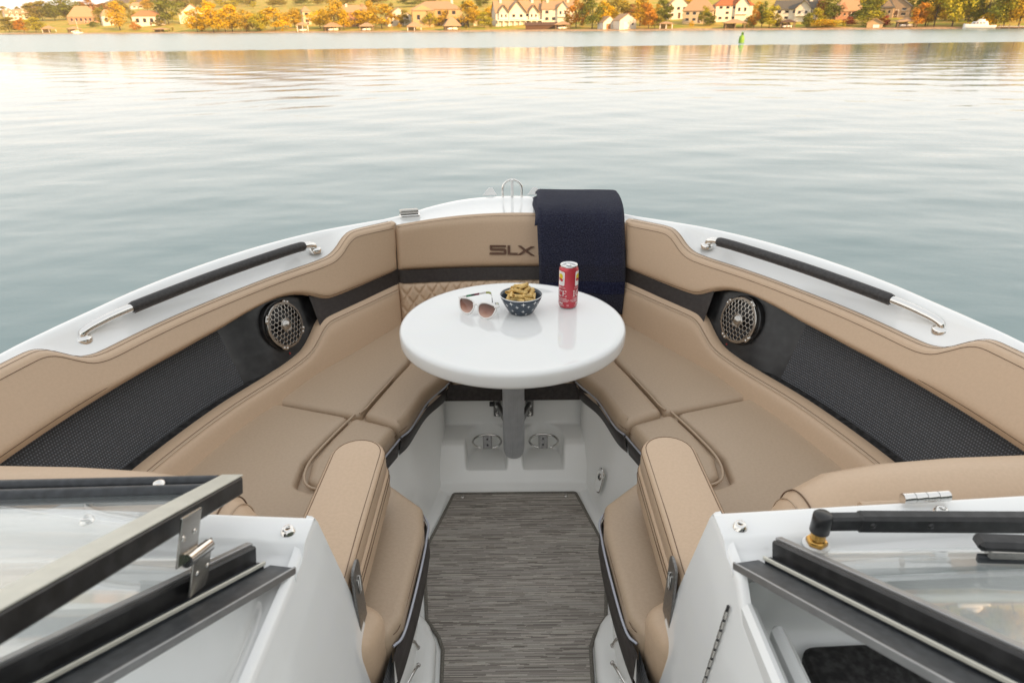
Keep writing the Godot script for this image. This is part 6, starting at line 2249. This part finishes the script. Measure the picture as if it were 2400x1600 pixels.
func build_water() -> void:
	rng.seed = 19
	for k in 36:
		var L := pow(2.0, rng.randf_range(-1.7, 1.8))
		var a := rng.randfn(0.12, 0.62)
		var q := TAU / L
		var slope := 0.0047 * pow(L, -0.05)
		WAVES.append([q * sin(a), q * cos(a), slope / q, L, rng.randf() * TAU, rng.randf_range(0.5, 2.0)])
	var nr := 520
	var nc := 300
	var vs := PackedVector3Array()
	var ns := PackedVector3Array()
	var ix := PackedInt32Array()
	for i in nr + 1:
		var d := 1.0 * pow(78.0, float(i) / nr)
		for j in nc + 1:
			var f := float(j) / nc * 2 - 1
			var x := f * (d * 0.98 + 2.5)
			var z := -d
			var w := wave(x, z, d)
			var e := smoothstep(66.0, 78.0, d)
			vs.append(Vector3(x, w.x * (1 - e), z))
			ns.append(Vector3(-w.y, 1, -w.z).normalized())
	for i in nr:
		for j in nc:
			var a := i * (nc + 1) + j
			ix.append_array(PackedInt32Array([a, a + nc + 1, a + 1, a + 1, a + nc + 1, a + nc + 2]))
	var arr := []
	arr.resize(Mesh.ARRAY_MAX)
	arr[Mesh.ARRAY_VERTEX] = vs
	arr[Mesh.ARRAY_NORMAL] = ns
	arr[Mesh.ARRAY_INDEX] = ix
	var m := ArrayMesh.new()
	m.add_surface_from_arrays(Mesh.PRIMITIVE_TRIANGLES, arr)
	var wm := mat(lin(0.185, 0.27, 0.275), 0.06, 0.0, 0.36)
	wm.normal_enabled = true
	wm.normal_texture = noise_tex(0.014, 512, true, 5.0, null, 12, 4)
	wm.normal_scale = 0.07
	tri_uv(wm, 0.30)
	wm.uv1_scale = Vector3(0.16, 0.3, 0.42)
	struct("lake_water", m, wm, "calm rippled lake water")
	# breeze-ruffled water further out, up to the far bank
	var rm := mat(lin(0.185, 0.27, 0.275), 0.24, 0.0, 0.36)
	rm.normal_enabled = true
	rm.normal_texture = wm.normal_texture
	rm.normal_scale = 0.30
	tri_uv(rm, 0.12)
	var rows := []
	for e in [76.5, 90.0, 130.0, 220.0, 420.0, 760.0]:
		var row := PackedVector3Array()
		for k in 25:
			var f := k / 24.0 * 2 - 1
			row.append(Vector3(f * (e * 1.3 + 10), 0.0, -e + (1.8 * sin(k * 1.7) if e < 80 else 0.0)))
		rows.append(row)
	struct("ruffled_water", skin(rows), rm, "breeze ruffled band of water below the far bank")
	# deep water under and around
	var base := skin([PackedVector3Array([Vector3(-1500, -0.25, -1200), Vector3(1500, -0.25, -1200)]), PackedVector3Array([Vector3(-1500, -0.25, 900), Vector3(1500, -0.25, 900)])])
	struct("lake_bed_water", base, wm, "open lake water around the boat")

const SUN_FROM := Vector3(0.60, 0.36, 0.76)

func _ready() -> void:
	# camera: eye height over the cockpit, looking forward and down over the bow
	var cam := Camera3D.new()
	cam.name = "camera"
	cam.fov = rad_to_deg(2 * atan(800.0 / 1550.0))
	cam.near = 0.05
	cam.far = 4000
	cam.position = Vector3(0, 2.2, 0)
	cam.rotation = Vector3(deg_to_rad(-25.6), 0, deg_to_rad(-0.6))
	var lens := CameraAttributesPhysical.new()
	lens.frustum_focal_length = 23.25
	lens.frustum_focus_distance = 2.1
	lens.exposure_aperture = 5.6
	cam.attributes = lens
	cam.fov = rad_to_deg(2 * atan(800.0 / 1550.0))
	add_child(cam)
	cam.current = true
	# sky, exposure
	var env := Environment.new()
	env.background_mode = Environment.BG_SKY
	var sky := Sky.new()
	var sm := ProceduralSkyMaterial.new()
	sm.sky_top_color = Color(0.712, 0.724, 0.734)
	sm.sky_horizon_color = Color(0.93, 0.922, 0.90)
	sm.sky_curve = 0.35
	sm.ground_bottom_color = Color(0.35, 0.38, 0.40)
	sm.ground_horizon_color = Color(0.75, 0.75, 0.74)
	sm.sky_energy_multiplier = 1.0
	sm.sun_angle_max = 1.0
	sky.sky_material = sm
	env.sky = sky
	env.background_energy_multiplier = 1.0
	env.tonemap_mode = Environment.TONE_MAPPER_LINEAR
	env.tonemap_exposure = 2.0
	env.sdfgi_enabled = true
	env.ssao_enabled = true
	env.ssil_enabled = true
	env.fog_enabled = true
	env.fog_density = 0.0002
	env.fog_light_color = Color(1.0, 0.95, 0.88)
	var we := WorldEnvironment.new()
	we.name = "environment"
	we.environment = env
	add_child(we)
	# low warm sun from behind on the right
	var sun := DirectionalLight3D.new()
	sun.name = "sun"
	sun.light_color = Color(1.0, 0.80, 0.56)
	sun.light_energy = 1.6
	sun.light_angular_distance = 0.5
	sun.shadow_enabled = true
	add_child(sun)
	sun.look_at_from_position(SUN_FROM * 100, Vector3.ZERO)
	make_materials()
	make_thing_materials()
	make_shore_materials()
	build_water()
	build_terrain()
	print("setting built")
	build_boat()
	print("boat built")
	build_table()
	build_mat()
	build_can()
	build_bowl()
	build_sunglasses()
	build_towel()
	print("things built")
	build_houses()
	build_boathouses()
	build_trees()
	print("shore built")
